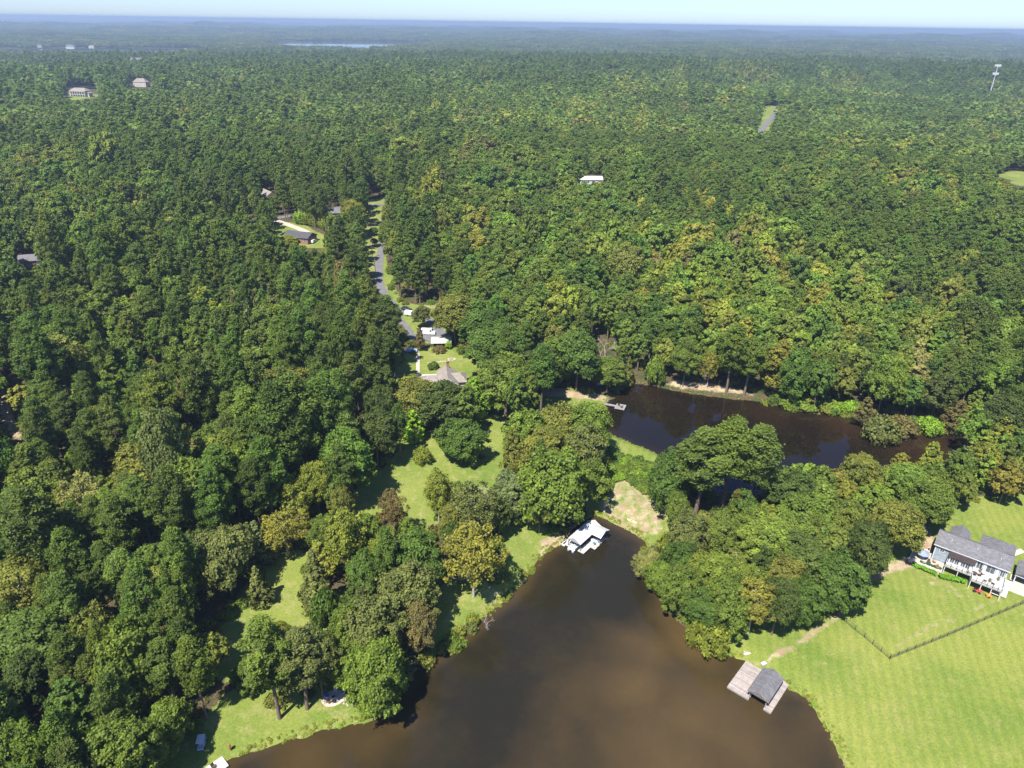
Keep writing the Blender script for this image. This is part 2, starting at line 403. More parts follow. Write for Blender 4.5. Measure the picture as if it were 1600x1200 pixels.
# ------------------------------------------------------------------ visible open ground, traced (pixels of the photograph)
LAWNS = {
 'shore_strip': [(262,1205),(300,1172),(341,1141),(372,1108),(418,1112),(472,1118),(500,1097),(526,1068),(560,1085),(585,1122),(560,1132),(530,1137),(470,1152),(430,1163),(357,1192),(335,1210)],
 'inner_strip': [(358,995),(380,975),(391,945),(422,900),(455,876),(470,905),(474,928),(506,986),(472,977),(436,957),(405,985),(365,1040)],
 'big_lawn': [(558,795),(578,766),(600,750),(625,730),(645,700),(640,688),(670,684),(692,692),(712,722),(765,722),(750,680),(745,668),(770,656),(800,650),(797,690),(783,735),(766,765),(735,750),(700,748),(672,755),(655,790),(682,825),(655,820),(640,800),(620,765),(600,785),(588,802),(565,805)],
 'pond_lawn': [(783,832),(832,812),(864,845),(845,866),(828,890),(806,898),(800,860)],
 'small_lawn': [(682,990),(688,950),(718,920),(762,928),(772,945),(742,965),(700,995)],
 'dam_front': [(940,800),(945,776),(965,752),(985,758),(1042,800),(1030,832),(1000,838),(950,808)],
 'dam_top': [(926,678),(940,670),(1026,710),(1014,720),(975,700)],
 'dam_slope': [(940,700),(955,690),(1005,716),(1034,738),(1046,765),(1025,792),(1002,768),(972,748),(952,765),(938,775)],
 'north_lawn': [(836,626),(870,614),(905,616),(943,630),(938,648),(880,640)],
 'yard': [(622,572),(656,552),(690,548),(735,550),(742,572),(720,585),(655,597),(630,590)],
 'road_verge': [(596,425),(602,420),(606,455),(622,475),(650,483),(690,478),(700,490),(675,498),(690,520),(672,530),(655,520),(640,510),(628,490),(610,470)],
 'far_yard': [(436,364),(440,350),(466,352),(484,364),(505,372),(502,384),(480,384),(440,374)],
 'drive_strip': [(574,390),(577,330),(580,314),(596,312),(594,345),(592,400),(592,425),(584,425)],
 'house_lawn': [(1140,1024),(1150,985),(1230,962),(1308,938),(1338,895),(1400,880),(1432,850),(1445,830),(1500,808),(1512,796),(1560,793),(1700,780),(1700,1300),(1360,1300),(1320,1197),(1276,1115),(1232,1077)],
 'distant_road': [(1184,204),(1192,188),(1196,167),(1211,165),(1210,182),(1200,204)],
 'edge_field': [(1562,273),(1585,268),(1640,272),(1640,292),(1600,290)],
 'mansion_lawn': [(98,150),(106,143),(150,148),(152,154),(110,156)],
}
DIRTS = [([(1040,600),(1060,594),(1100,598),(1145,606),(1180,618),(1150,614),(1110,611),(1060,606)], 0.9),
         ([(930,800),(945,770),(965,748),(990,756),(1046,800),(1034,835),(1000,840),(950,815)], 0.68),
         ([(845,845),(870,838),(900,818),(890,840),(870,858),(845,872)], 0.9),
         ([(835,618),(860,605),(900,612),(950,622),(945,630),(900,622)], 0.9),
         ([(625,515),(640,510),(660,545),(720,550),(710,565),(650,560)], 0.45),
         ([(650,480),(690,472),(700,482),(668,488)], 0.6),
         ([(560,440),(575,320),(585,312),(592,340),(590,430)], 0.55),
         ([(795,650),(800,600),(850,560),(900,560),(840,600)], 0.6),
         ([(645,690),(690,683),(715,715),(760,720),(700,735)], 0.40),
         ([(1330,905),(1380,885),(1425,868),(1440,845),(1455,830),(1462,850),(1430,885),(1400,892),(1340,915)], 0.95),
         ([(1195,1030),(1240,1005),(1302,962),(1340,935),(1346,940),(1306,968),(1245,1012),(1200,1036)], 0.84),
         ([(1390,1020),(1460,985),(1570,938),(1566,930),(1450,975),(1385,1012)], 0.56),
         ([(1425,885),(1470,905),(1530,935),(1520,945),(1450,915),(1425,895)], 0.55),
         ([(720,925),(765,915),(790,930),(770,945),(730,945)], 0.5),
         ([(395,1098),(450,1105),(470,1125),(430,1140),(400,1120)], 0.48),
         ([(0,590),(16,640),(34,680),(28,690),(6,660),(0,650)], 0.9),
         ([(528,402),(556,405),(556,432),(535,430)], 0.5)]
LAWN_W = {k: gp(v) for k, v in LAWNS.items()}
DIRT_W = [(gp(v), s) for v, s in DIRTS]
POND_RING = POND1

# ------------------------------------------------------------------ ground sheet
def axis_pts(lo, hi, step, g_lo, g_hi, lim_lo, lim_hi):
    a = list(np.arange(lo, hi, step)); s = step
    while a[-1] < lim_hi: s *= g_hi; a.append(a[-1] + s)
    s = step
    while a[0] > lim_lo: s *= g_lo; a.insert(0, a[0] - s)
    return np.array(a)
gx = axis_pts(-170, 185, 1.25, 1.055, 1.055, -30000, 30000)
gy = axis_pts(20, 330, 1.25, 1.16, 1.026, -3000, 30000)
X, Y = np.meshgrid(gx, gy)
Zg = H(X.ravel(), Y.ravel())
nx, ny = len(gx), len(gy)
def grid_mesh(name, X, Y, Z):
    ny, nx = X.shape
    me = bpy.data.meshes.new(name)
    co = np.stack([X.ravel(), Y.ravel(), np.broadcast_to(Z, X.size)], -1).astype(np.float32)
    i = np.arange(nx - 1)[None, :] + nx * np.arange(ny - 1)[:, None]
    q = np.stack([i, i + 1, i + nx + 1, i + nx], -1).reshape(-1, 4)
    me.vertices.add(len(co)); me.vertices.foreach_set("co", co.ravel())
    me.loops.add(q.size); me.loops.foreach_set("vertex_index", q.ravel().astype(np.int32))
    me.polygons.add(len(q)); me.polygons.foreach_set("loop_start", (np.arange(len(q)) * 4).astype(np.int32))
    me.update(calc_edges=True)
    me.polygons.foreach_set("use_smooth", np.ones(len(q), bool))
    return me
me = grid_mesh("ground", X, Y, Zg)
xf, yf = X.ravel(), Y.ravel()
R_ = np.zeros(xf.size); D_ = np.zeros(xf.size); B_ = np.zeros(xf.size)
for kx, P in LAWN_W.items():
    rr = 2.5 if kx in ('house_lawn', 'shore_strip', 'pond_lawn') else 1.5
    b = near_bbox(xf, yf, P, 12)
    s = poly_sd(xf[b], yf[b], P)
    R_[b] = np.maximum(R_[b], 1 - sstep(0, 5, s - rr))
    if kx in ('house_lawn', 'dam_top'): B_[b] = np.maximum(B_[b], 1 - sstep(-1, 2, s))
for P, st in DIRT_W:
    b = near_bbox(xf, yf, P, 8)
    s = poly_sd(xf[b], yf[b], P)
    D_[b] = np.maximum(D_[b], st * (1 - sstep(-1.0, 2.2, s)))
b = near_bbox(xf, yf, POND1, 10)
s = poly_sd(xf[b], yf[b], POND1); D_[b] = np.maximum(D_[b], 0.50 * (1 - sstep(0.6, 2.2, np.abs(s))))
A_ = sstep(2500, 8000, np.hypot(xf, yf))
at_ = me.attributes.new("cover", 'FLOAT_COLOR', 'POINT')
at_.data.foreach_set("color", np.stack([R_, D_, B_, A_], -1).astype(np.float32).ravel())
me.materials.append(M['ground'])
tag(link_mesh("ground", me), kind='structure')

def water_sheet(name, P, z, mat, step, blobs=()):
    x0, y0 = P.min(0) - 3; x1, y1 = P.max(0) + 3
    XX, YY = np.meshgrid(np.arange(x0, x1 + step, step), np.arange(y0, y1 + step, step))
    me = grid_mesh(name, XX, YY, z)
    s = np.zeros(XX.size); xx, yy = XX.ravel(), YY.ravel()
    for u, v, r, a in blobs:
        bx, by = at(u, v, z); s = np.maximum(s, a * np.exp(-((xx - bx) ** 2 + (yy - by) ** 2) / (r * r)))
    sdd = poly_sd(xx, yy, P)
    s = np.maximum(s, 0.5 * (1 - sstep(0, 4, -sdd))) if blobs else s
    me.attributes.new("silt", 'FLOAT', 'POINT').data.foreach_set("value", s.astype(np.float32))
    # keep only faces near the pond so that the sheet never shows beyond the bank
    bm = bmesh.new(); bm.from_mesh(me); bm.verts.ensure_lookup_table()
    bmesh.ops.delete(bm, geom=[bm.verts[i] for i in np.nonzero(sdd > 1.6 * step + 0.8)[0]], context='VERTS')
    bm.to_mesh(me); bm.free()
    me.materials.append(mat)
    return tag(link_mesh(name, me), kind='structure')
water_sheet("water_lower_pond", POND1, Z1, M['water1'], 1.5,
            [(1090,1000,9,0.95),(1060,960,6,0.8),(1010,1020,9,0.75),(1000,1075,11,0.85),(930,1080,10,0.4),(1080,1120,14,0.75),(1150,1150,14,0.7),(1040,1180,16,0.75),(1180,1060,7,0.6),(1250,1150,8,0.45),(560,1150,9,0.5),(480,1180,9,0.6),(620,1130,6,0.4),(900,1180,14,0.35),(1270,1130,5,0.5)])
water_sheet("water_upper_pond", POND2, Z2, M['water2'], 2.0, [(1330,660,12,0.8),(1000,612,8,0.5),(1440,690,14,0.9),(1200,640,15,0.4)])
for P in LAKES:
    mb = MB(); mb.add([(x, y, ZL) for x, y in P], [tuple(range(len(P)))]); tag(mb.build("lake", M['lake']), kind='structure')

# ------------------------------------------------------------------ roads and paths
def strip(name, pts, wd, mat, lift=0.06, world=False, kind='structure'):
    P = [Vector((*G(u, v)[:2],)) for u, v in pts] if not world else [Vector(p) for p in pts]
    Q = []
    for i in range(len(P) - 1):
        n = max(2, int((P[i+1] - P[i]).length / 1.5))
        a = P[max(i-1, 0)]; d = P[min(i+2, len(P)-1)]
        for k in range(n):
            t = k / n
            Q.append(0.5 * ((2*P[i]) + (P[i+1]-a)*t + (2*a - 5*P[i] + 4*P[i+1] - d)*t*t + (3*P[i] - a - 3*P[i+1] + d)*t**3))
    Q.append(P[-1])
    mb = MB(); vs = []; nc = 5
    for i, q in enumerate(Q):
        t = (Q[min(i+1, len(Q)-1)] - Q[max(i-1, 0)]).normalized(); n = Vector((-t.y, t.x))
        for c in range(nc):
            e = q + n * wd * (c / (nc - 1) - 0.5)
            vs.append((e.x, e.y))
    A = np.array(vs); zz = H(A[:, 0], A[:, 1]).reshape(-1, nc)
    zz = np.broadcast_to(zz.max(1, keepdims=True), zz.shape).ravel() + lift
    vs = [(x, y, z) for (x, y), z in zip(vs, zz)]
    fs = [(i*nc+c, i*nc+c+1, (i+1)*nc+c+1, (i+1)*nc+c) for i in range(len(Q)-1) for c in range(nc-1)]
    mb.add(vs, fs); o = mb.build(name, mat); tag(o, kind=kind)
    return o
ROADS = []
def road(name, pts, wd, mat, lift=0.06):
    o = strip(name, pts, wd, mat, lift); ROADS.append((np.array([G(u, v)[:2] for u, v in pts]), wd / 2)); return o
road("road", [(604,312),(602,335),(600,360),(597,385),(593,408),(592,435),(597,452),(605,466),(615,477),(626,484),(642,489),(660,495),(672,501),(682,512),(690,522),(694,534)], 4.0, M['asphalt'])
road("road", [(612,474),(617,490),(625,501),(634,512),(643,524),(655,536)], 3.6, M['asphalt'], 0.10)
road("driveway", [(655,527),(672,526),(684,530)], 9.0, M['asphalt'], 0.14)
road("path", [(653,552),(653,570),(653,592)], 1.3, M['concrete'], 0.05)
road("road", [(372,349),(399,346),(432,341),(456,337)], 5.0, M['asphalt'])
road("driveway", [(432,345),(450,351),(466,357),(480,363)], 4.5, M['gravel'])
road("driveway", [(485,333),(503,330),(528,325),(560,321),(600,320)], 5.0, M['asphalt'])
road("road", [(1186,208),(1194,198),(1203,187),(1210,178),(1216,165)], 7.0, M['asphalt'])
road("path", [(1598,860),(1583,866),(1570,868)], 1.4, M['concrete'], 0.05)

# ------------------------------------------------------------------ buildings, docks, vehicles
KEEP_OUT = []      # (x, y, radius) circles kept free of trees
def keep(u, v, r):
    x, y, z = G(u, v); KEEP_OUT.append((x, y, r))
def posts(mb, pts, z0, z1, r=.09, n=5):
    for x, y in pts: mb.tube((x, y, z0), (x, y, z1), r, r, n)
def rail_run(mb, pts, z, h=1.0, wd=.05, mid=2):
    for (ax, ay), (bx, by) in zip(pts[:-1], pts[1:]):
        for k in range(mid + 1):
            zz = z + h*(1 - k/(mid + 1)); mb.tube((ax, ay, zz), (bx, by, zz), wd*(1.2 if k == 0 else .5), None, 4)
        n = max(1, int(math.hypot(bx-ax, by-ay)/1.8))
        for i in range(n + 1):
            t = i/n; mb.cbox(ax+(bx-ax)*t, ay+(by-ay)*t, z + h/2, .1, .1, h)
def window(parent, x, z, wd, ht, y, face='-y', mullion=1, mat_f='white'):
    """window on a wall of parent (local coordinates); frame with the pane as its sub-part"""
    fr, gl = MB(), MB(); t = .06
    def bx(mb, a0, a1, z0, z1, d0, d1):
        if face == '-y': mb.box(x+a0, x+a1, y-d1, y-d0, z+z0, z+z1)
        elif face == '+y': mb.box(x+a0, x+a1, y+d0, y+d1, z+z0, z+z1)
        elif face == '-x': mb.box(x-d1, x-d0, y+a0, y+a1, z+z0, z+z1)
        else: mb.box(x+d0, x+d1, y+a0, y+a1, z+z0, z+z1)
    w2 = wd/2; b = .12
    bx(fr, -w2-b, -w2, -b, ht+b, .004, t); bx(fr, w2, w2+b, -b, ht+b, .004, t); bx(fr, -w2, w2, -b, 0, .004, t); bx(fr, -w2, w2, ht, ht+b, .004, t)
    for k in range(mullion):
        c = -w2 + wd*(k+1)/(mullion+1); bx(fr, c-.035, c+.035, 0, ht, .022, t)
    bx(gl, -w2, w2, 0, ht, .003, .02)
    f = fr.build("window", M[mat_f], parent); gl.build("pane", M['glass'], f); return f

# ---- blue-grey house by the lawn, lower right
ANG = math.atan2(-9.57, 12.36); HG = float(H(112, 132)[0])
house = empty("lakeside_house", (104.44, 138.6, HG), ANG, "blue-grey house with grey shingle roof and raised white deck above the mown lawn", "house")
FL, EV = 2.5, 5.2
mb = MB(); mb.prism([(.5,.5),(15.6,.5),(15.6,11.6),(9.4,11.6),(9.4,7.2),(6.1,7.2),(6.1,10.2),(2.6,10.2),(2.6,7.2),(.5,7.2)], -.6, EV-.2)
mb.add([(.5,.5,EV-.2),(.5,7.2,EV-.2),(.5,3.8,EV+1.6),(15.6,.5,EV-.2),(15.6,7.2,EV-.2),(15.6,3.8,EV+1.6)], [(0,1,2),(5,4,3)])
wl = mb.build("wall", M['siding'], house)
mb = MB(); mb.gable(0, 16.1, 0, 7.6, EV, 2.0, 'x'); rf = mb.build("roof", M['shingle'], house)
mb = MB(); mb.gable(8.8, 16.14, 3.9, 12.0, EV+.02, 1.96, 'y', 0, 3.4); mb.build("rear_roof", M['shingle'], house)
mb = MB(); mb.gable(2.1, 6.6, 4.2, 10.8, EV-.2, 1.55, 'y'); mb.build("rear_roof", M['shingle'], house)
mb = MB()
for x, y in ((3.2, 2.2), (8.7, 2.4), (13.6, 1.9)): mb.tube((x, y, EV+.9), (x, y, EV+1.55), .07, .07, 6)
mb.build("vent", M['white'], rf)
mb = MB(); mb.box(-.02, 16.12, -.06, .0, EV-.24, EV-.02); mb.build("gutter", M['white'], rf)
mb = MB(); mb.box(.42, .62, .42, .47, -.5, EV-.2); mb.box(15.5, 15.7, .42, .47, -.5, EV-.2); mb.box(8.9, 9.1, .42, .48, FL, EV-.2); mb.build("corner_trim", M['white'], house)
# sunroom bump with brown roof
mb = MB(); mb.box(3.9, 8.9, -1.5, .48, FL, FL+1.9); mb.build("sunroom", M['white'], house)
for x in (4.6, 5.6, 6.9, 7.9): window(house, x, FL+.3, .8, 1.35, -1.5)
mb = MB(); mb.add([(3.6,-1.95,FL+1.92),(9.2,-1.95,FL+1.92),(9.2,-.08,FL+2.42),(3.6,-.08,FL+2.42),(3.6,-1.95,FL+2.02),(9.2,-1.95,FL+2.02),(9.2,-.08,FL+2.52),(3.6,-.08,FL+2.52)], [(0,3,2,1),(4,5,6,7),(0,1,5,4),(1,2,6,5),(2,3,7,6),(3,0,4,7)])
mb.build("awning_roof", M['awning'], house)
window(house, 2.0, 3.4, .8, .8, .5); window(house, 10.1, FL+.2, 1.1, 1.9, .5); window(house, 12.4, FL+.1, 1.7, 2.1, .5); window(house, 14.8, FL+.3, .8, 1.7, .5)
mb = MB(); mb.box(10.9, 11.4, .40, .46, FL, FL+2.2); mb.box(13.5, 14.1, .40, .46, FL, FL+2.2); mb.build("shutter", M['white'], house)
for x in (5.5, 8.5, 11.5, 14.0): window(house, x, .3, 1.2, 1.5, .5)
# deck
mb = MB(); mb.prism([(3.6,-3.2),(9.3,-3.2),(9.3,-5.0),(15.7,-5.0),(15.7,.49),(8.92,.49),(8.92,-1.52),(3.6,-1.52)], FL-.28, FL); dk = mb.build("deck", M['deck_white'], house)
mb = MB(); posts(mb, [(3.7,-3.1),(6.5,-3.1),(9.2,-3.1),(9.4,-4.9),(11.6,-4.9),(13.7,-4.9),(15.6,-4.9),(15.6,-2.0)], -.6, FL-.28, .11, 4); mb.build("deck_post", M['white'], dk)
mb = MB(); rail_run(mb, [(3.65,-.9),(3.65,-3.15),(9.25,-3.15),(9.35,-4.95),(15.65,-4.95),(15.65,.3)], FL, .95, .05, 3); mb.build("railing", M['white'], dk)
for q_ in [(4.8,-3.2),(6.0,-3.2),(7.2,-3.2),(8.3,-3.2),(10.4,-5.0),(11.5,-5.0),(12.6,-5.0),(13.7,-5.0),(14.8,-5.0),(15.7,-3.6),(15.7,-2.2)]: mb = MB(); mb.box(q_[0]-.06,q_[0]+.06,q_[1]-.02,q_[1]+.10,FL,FL+1.1); mb.build('rail_post', M['darkwood'], dk)
mb = MB()
for i in range(8): mb.box(15.75, 16.9, -1.0 - .28*i - .3, -1.0 - .28*i, FL - .3*(i+1), FL - .3*i - .12)
mb.box(15.75, 17.3, -1.0, .5, FL-.16, FL); mb.build("stairs", M['white'], house)
def furn_table(name, loc, r, h, mat, label, cat="table", grp=None, n=10):
    e = empty(name, loc, 0, label, cat, grp)
    m = MB(); m.prism([(r*math.cos(2*math.pi*i/n), r*math.sin(2*math.pi*i/n)) for i in range(n)], h-.05, h); m.build("tabletop", M[mat], e)
    m = MB(); m.tube((0,0,0),(0,0,h-.05),.06); m.build("leg", M[mat], e); return e
def furn_chair(loc, rz, mat, label, grp="outdoor chairs", wide=.6):
    e = empty("garden_chair", loc, rz, label, "chair", grp)
    m = MB(); m.box(-wide/2, wide/2, -.28, .28, .36, .44); m.build("seat", M[mat], e)
    m = MB(); m.add([(-wide/2,.26,.44),(wide/2,.26,.44),(wide/2,.42,1.0),(-wide/2,.42,1.0),(-wide/2,.32,.42),(wide/2,.32,.42),(wide/2,.48,1.0),(-wide/2,.48,1.0)], [(0,1,2,3),(7,6,5,4),(0,4,5,1),(1,5,6,2),(2,6,7,3),(3,7,4,0)]); m.build("backrest", M[mat], e)
    m = MB(); [m.box(x-.03, x+.03, -.28, .34, .60, .65) for x in (-wide/2, wide/2)]; m.build("armrest", M[mat], e)
    for x in (-wide/2+.04, wide/2-.04):
        for y in (-.24, .24):
            m = MB(); m.tube((x,y,0),(x,y,.36),.03,None,4); m.build("leg", M[mat], e)
    return e
ca, sa = math.cos(ANG), math.sin(ANG)
def hw(x, y, z=0): return (104.44 + x*ca - y*sa, 138.6 + x*sa + y*ca, HG + z)
furn_table("dining_table", hw(9.6,-2.6,FL), .62, .72, 'darkwood', "dark round table on the white deck in front of the brown-roofed sunroom")
furn_chair(hw(8.5,-2.6,FL), ANG+1.5, 'darkwood', "dark chair left of the round table on the white deck")
furn_chair(hw(10.6,-2.2,FL), ANG-1.2, 'darkwood', "dark chair right of the round table on the white deck")
furn_chair(hw(12.0,-3.9,FL), ANG+3.0, 'black', "black chair at the front railing of the white deck")
furn_chair(hw(13.6,-3.8,FL), ANG+2.8, 'black', "black chair near the right end of the white deck railing")
furn_table("side_table", hw(11.4,-1.2,FL), .35, .6, 'white', "small white table by the glass doors on the deck")
for (x, y, lab) in ((10.6,-.6,"potted plant against the wall left of the glass doors on the deck"), (14.4,-1.2,"potted plant at the right end of the white deck"), (12.9,-3.0,"potted plant in the open middle of the white deck")):
    e = empty("potted_plant", hw(x, y, FL), 0, lab, "plant", "potted plants on the deck")
    m = MB(); m.tube((0,0,0),(0,0,.4),.17,.24,8); m.build("pot", M['brick'], e)
    m = MB(); rr_ = random.Random(int(x*10))
    for i in range(60):
        a, t, q = rr_.uniform(0,6.28), rr_.uniform(.2,1), rr_.uniform(.05,.42); m.cbox(q*math.cos(a), q*math.sin(a), .4+t*.7, .16, .05, .03, a)
    o = m.build("foliage", simple("pot_plant_leaf" , (.05,.11,.03), .7), e)
# patio, umbrella, hedges
e = empty("patio", hw(0,0), ANG, "pale stone patio with low wall left of the white deck", "patio")
m = MB(); m.prism([(-3.6,-3.6),(3.4,-3.6),(3.4,.3),(.2,.3),(.2,3.4),(-1.4,3.4),(-3.6,0)], -.6, .55); m.build("paving", M['concrete'], e)
m = MB(); m.prism([(-3.9,-4.0),(3.4,-4.0),(3.4,-3.62),(-3.62,-3.62),(-3.62,0),(-3.9,0)], -.6, .85); m.build("retaining_wall", M['stone'], e)
m = MB(); rs_ = random.Random(4)
for i in range(16): m.cbox(-2.4+rs_.uniform(-.5,.5)+i*.12, .6+i*.28, .1, .7, .5, .5, rs_.uniform(0,3))
m.build("edging_stones", M['stone'], e)
def parasol(loc, mat, r, h, label, closed=False):
    e = empty("parasol", loc, .3, label, "umbrella")
    m = MB(); m.tube((0,0,0),(0,0,h),.04); m.build("pole", M['steel'], e)
    m = MB(); n = 8; m.add([(r*math.cos(2*math.pi*i/n), r*math.sin(2*math.pi*i/n), h-.75) for i in range(n)] + [(0,0,h+.05)] + [(r*.98*math.cos(2*math.pi*i/n), r*.98*math.sin(2*math.pi*i/n), h-.95) for i in range(n)],
        [(i,(i+1)%n,n) for i in range(n)] + [(i,n+1+i,n+1+(i+1)%n,(i+1)%n) for i in range(n)]); m.build("canopy", M[mat], e)
    m = MB(); m.tube((0,0,0),(0,0,.1),.3,.3,10); m.build("base", M['concrete'], e)
parasol(hw(-1.5,-1.0,.55), 'greyblue', 1.55, 2.4, "grey-blue parasol with a blue edge over the patio beside the house")
furn_table("patio_table", hw(-1.5,-1.4,.55), .6, .7, 'steel', "round table under the grey-blue parasol")
for i, (x, y, a, mt, lab) in enumerate([(.3,-1.9,.5,'darkwood',"dark brown chair on the patio, nearest the house wall"), (1.3,-1.0,2.0,'wood',"brown wooden chair on the patio by the blue-grey wall"), (2.4,-2.7,1.0,'wood',"brown bench seat at the patio end beside the deck"), (-.6,-2.9,3.0,'steel',"grey chair at the front of the stone patio")]):
    furn_chair(hw(x,y,.55), ANG+a, mt, lab, wide=.9 if i == 2 else .6)
m = MB(); m.box(1.2, 2.9, -2.0, -.6, .56, .60)
o = m.build("patio_rug", M['pink_stone']); o.location = hw(0,0); o.rotation_euler.z = ANG; tag(o, "brownish outdoor rug lying on the patio", "rug")
def hedge(px, wd, ht, col, label, sd):
    A = [G(u, v) for u, v in px]; (x0,y0,z0),(x1,y1,z1) = A[0], A[-1]
    L = math.hypot(x1-x0, y1-y0); r = np.random.default_rng(sd); n = int(L*wd*420)
    t = r.uniform(0,1,n); q = r.normal(0,.33,n).clip(-1,1); hh = np.sqrt(np.clip(1-np.abs(q)**2.2,0,1))*r.uniform(.55,1,n)**.35*(1+.12*np.sin(t*L*3+sd))*ht
    Pn = np.stack([t*L, q*wd, hh], -1); N_ = np.stack([np.zeros(n), q*1.4, hh/ht], -1)
    Qd = leaf_quads(r, Pn, nrm_(N_), .24, .45)
    me = quad_mesh_("hedge", Qd, r.uniform(0,1,n), M['foliage'])
    o = link_mesh("hedge", me); o.location = (x0, y0, z0-.02); o.rotation_euler.z = math.atan2(y1-y0, x1-x0); o["tint"] = list(col)
    tag(o, label, "hedge", "clipped hedges below the house")
def nrm_(a): return a/np.maximum(np.linalg.norm(a, axis=-1, keepdims=True), 1e-9)
def leaf_quads(r, P, N, size, jit, slim=1.0):
    n = len(P); N = nrm_(N + jit*r.normal(size=(n,3))); T = nrm_(np.cross(N, r.normal(size=(n,3)))); B = np.cross(N, T)
    s = (size*r.uniform(.65,1.35,n))[:,None]
    return np.stack([P-T*s*.5-B*s*.28*slim, P+T*s*.12-B*s*.5*slim, P+T*s*.5+B*s*.22*slim+N*s*.12, P-T*s*.1+B*s*.5*slim], 1)
def quad_mesh_(name, Q, lv, mat):
    me = bpy.data.meshes.new(name); n = len(Q)
    me.vertices.add(n*4); me.vertices.foreach_set("co", Q.reshape(-1).astype(np.float32)); me.loops.add(n*4); me.loops.foreach_set("vertex_index", np.arange(n*4, dtype=np.int32))
    me.polygons.add(n); me.polygons.foreach_set("loop_start", (np.arange(n)*4).astype(np.int32)); me.update(calc_edges=True)
    me.attributes.new("lv", 'FLOAT', 'FACE').data.foreach_set("value", lv.astype(np.float32)); me.materials.append(mat); return me
hedge([(1425,884),(1462,900)], .85, 1.1, (.13,.30,.02), "bright green hedge below the patio, left of the two bright hedges", 1)
hedge([(1466,903),(1508,912)], .9, 1.25, (.13,.30,.02), "bright green hedge in front of the white deck, right of the other bright hedge", 2)
hedge([(1437,880),(1470,892)], .6, .9, (.05,.12,.045), "dark green hedge between the bright hedge and the patio wall", 3)
# things below the deck
x_, y_, z_ = G(1526, 925)
e = empty("lawn_tractor", (x_, y_, z_), ANG, "red lawn tractor parked on the grass below the white deck", "mower")
m = MB(); m.box(-.85,.85,-.38,.38,.35,.62); m.box(.1,.85,-.3,.3,.62,.95); m.build("body", M['red'], e, .05)
m = MB(); m.box(-.6,-.15,-.25,.25,.7,.8); m.box(-.68,-.58,-.25,.25,.7,1.15); m.build("seat", M['black'], e, .03)
for (a, b_, r) in ((-.5,-.45,.34),(-.5,.45,.34),(.6,-.42,.24),(.6,.42,.24)):
    m = MB(); m.tube((a,b_-.11,r),(a,b_+.11,r),r,r,12); m.build("wheel", M['rubber'], e)
m = MB(); m.tube((.0,0,.7),(-.12,0,1.02),.03); m.tube((-.12,0,1.0),(-.14,0,1.05),.2,.2,10); m.build("steering_wheel", M['black'], e)
x_, y_, z_ = G(1544, 933); e = empty("tarpaulin_cart", (x_, y_, z_), ANG+.4, "orange and black handcart standing on the grass below the deck corner", "cart")
m = MB(); m.box(-.55,.5,-.4,.4,.3,.36); m.box(-.55,-.5,-.4,.4,.36,.75); m.box(.45,.5,-.4,.4,.36,.75); m.box(-.5,.45,-.4,-.35,.36,.75); m.box(-.5,.45,.35,.4,.36,.75); m.build("tray", M['orange'], e)
m = MB(); m.tube((0,-.45,.25),(0,-.37,.25),.25,None,12); m.tube((0,.37,.25),(0,.45,.25),.25,None,12); m.build("wheel", M['rubber'], e)
m = MB(); m.tube((-.55,0,.35),(-1.2,0,.85),.03); m.tube((-1.2,-.3,.85),(-1.2,.3,.85),.03); m.build("handle", M['black'], e)
e = empty("porch_swing", hw(14.6,-3.9), ANG, "wooden swing seat with a cream cushion under the right end of the deck", "swing")
m = MB(); m.box(-.8,.8,-.3,.3,.5,.56); m.build("seat", M['wood'], e); m = MB(); m.box(-.8,.8,.3,.36,.5,1.1); m.build("backrest", M['wood'], e); m = MB(); m.box(-.75,.75,-.28,.25,.57,.66); m.build("cushion", M['white'], e, .04)
m = MB(); [m.tube((x,-.2,.5),(x,-.05,FL-.3),.02,None,4) for x in (-.75,.75)]; m.build("hanger", M['black'], e)
# carport at the right edge
e = empty("carport", (*at(1583, 905, 3.2), HG), ANG, "open carport with grey shingle roof at the right edge beside the house", "carport")
m = MB(); m.gable(0, 8, 0, 6.5, 2.9, 1.3, 'y'); m.build("roof", M['shingle'], e)
for x, y in ((.25,.3),(7.7,.3),(.25,6.2),(7.7,6.2)):
    m = MB(); m.box(x-.1,x+.1,y-.1,y+.1,-.8,2.72); m.build("post", M['white'], e)
m = MB(); m.box(0,8,.02,.12,2.5,2.7); m.build("beam", M['white'], e)
xx, yy = at(1583, 905, 3.2)
m = MB(); m.prism([(-3.5,-3.2),(8,-3.2),(8,6.5),(-.5,6.5),(-.5,.6),(-3.5,.6)], -.5, .10); o = m.build("driveway", M['concrete']); o.location = (xx, yy, HG); o.rotation_euler.z = ANG; tag(o, kind='structure')
e = empty("utility_box", hw(16.9, 3.2), ANG, "dark air conditioning unit against the right wall of the blue-grey house", "air conditioner")
m = MB(); m.box(-.4,.4,-.4,.4,0,.8); m.build("case", M['darkwood'], e, .03); m = MB(); m.tube((0,0,.8),(0,0,.84),.3,None,12); m.build("fan_grille", M['black'], e)
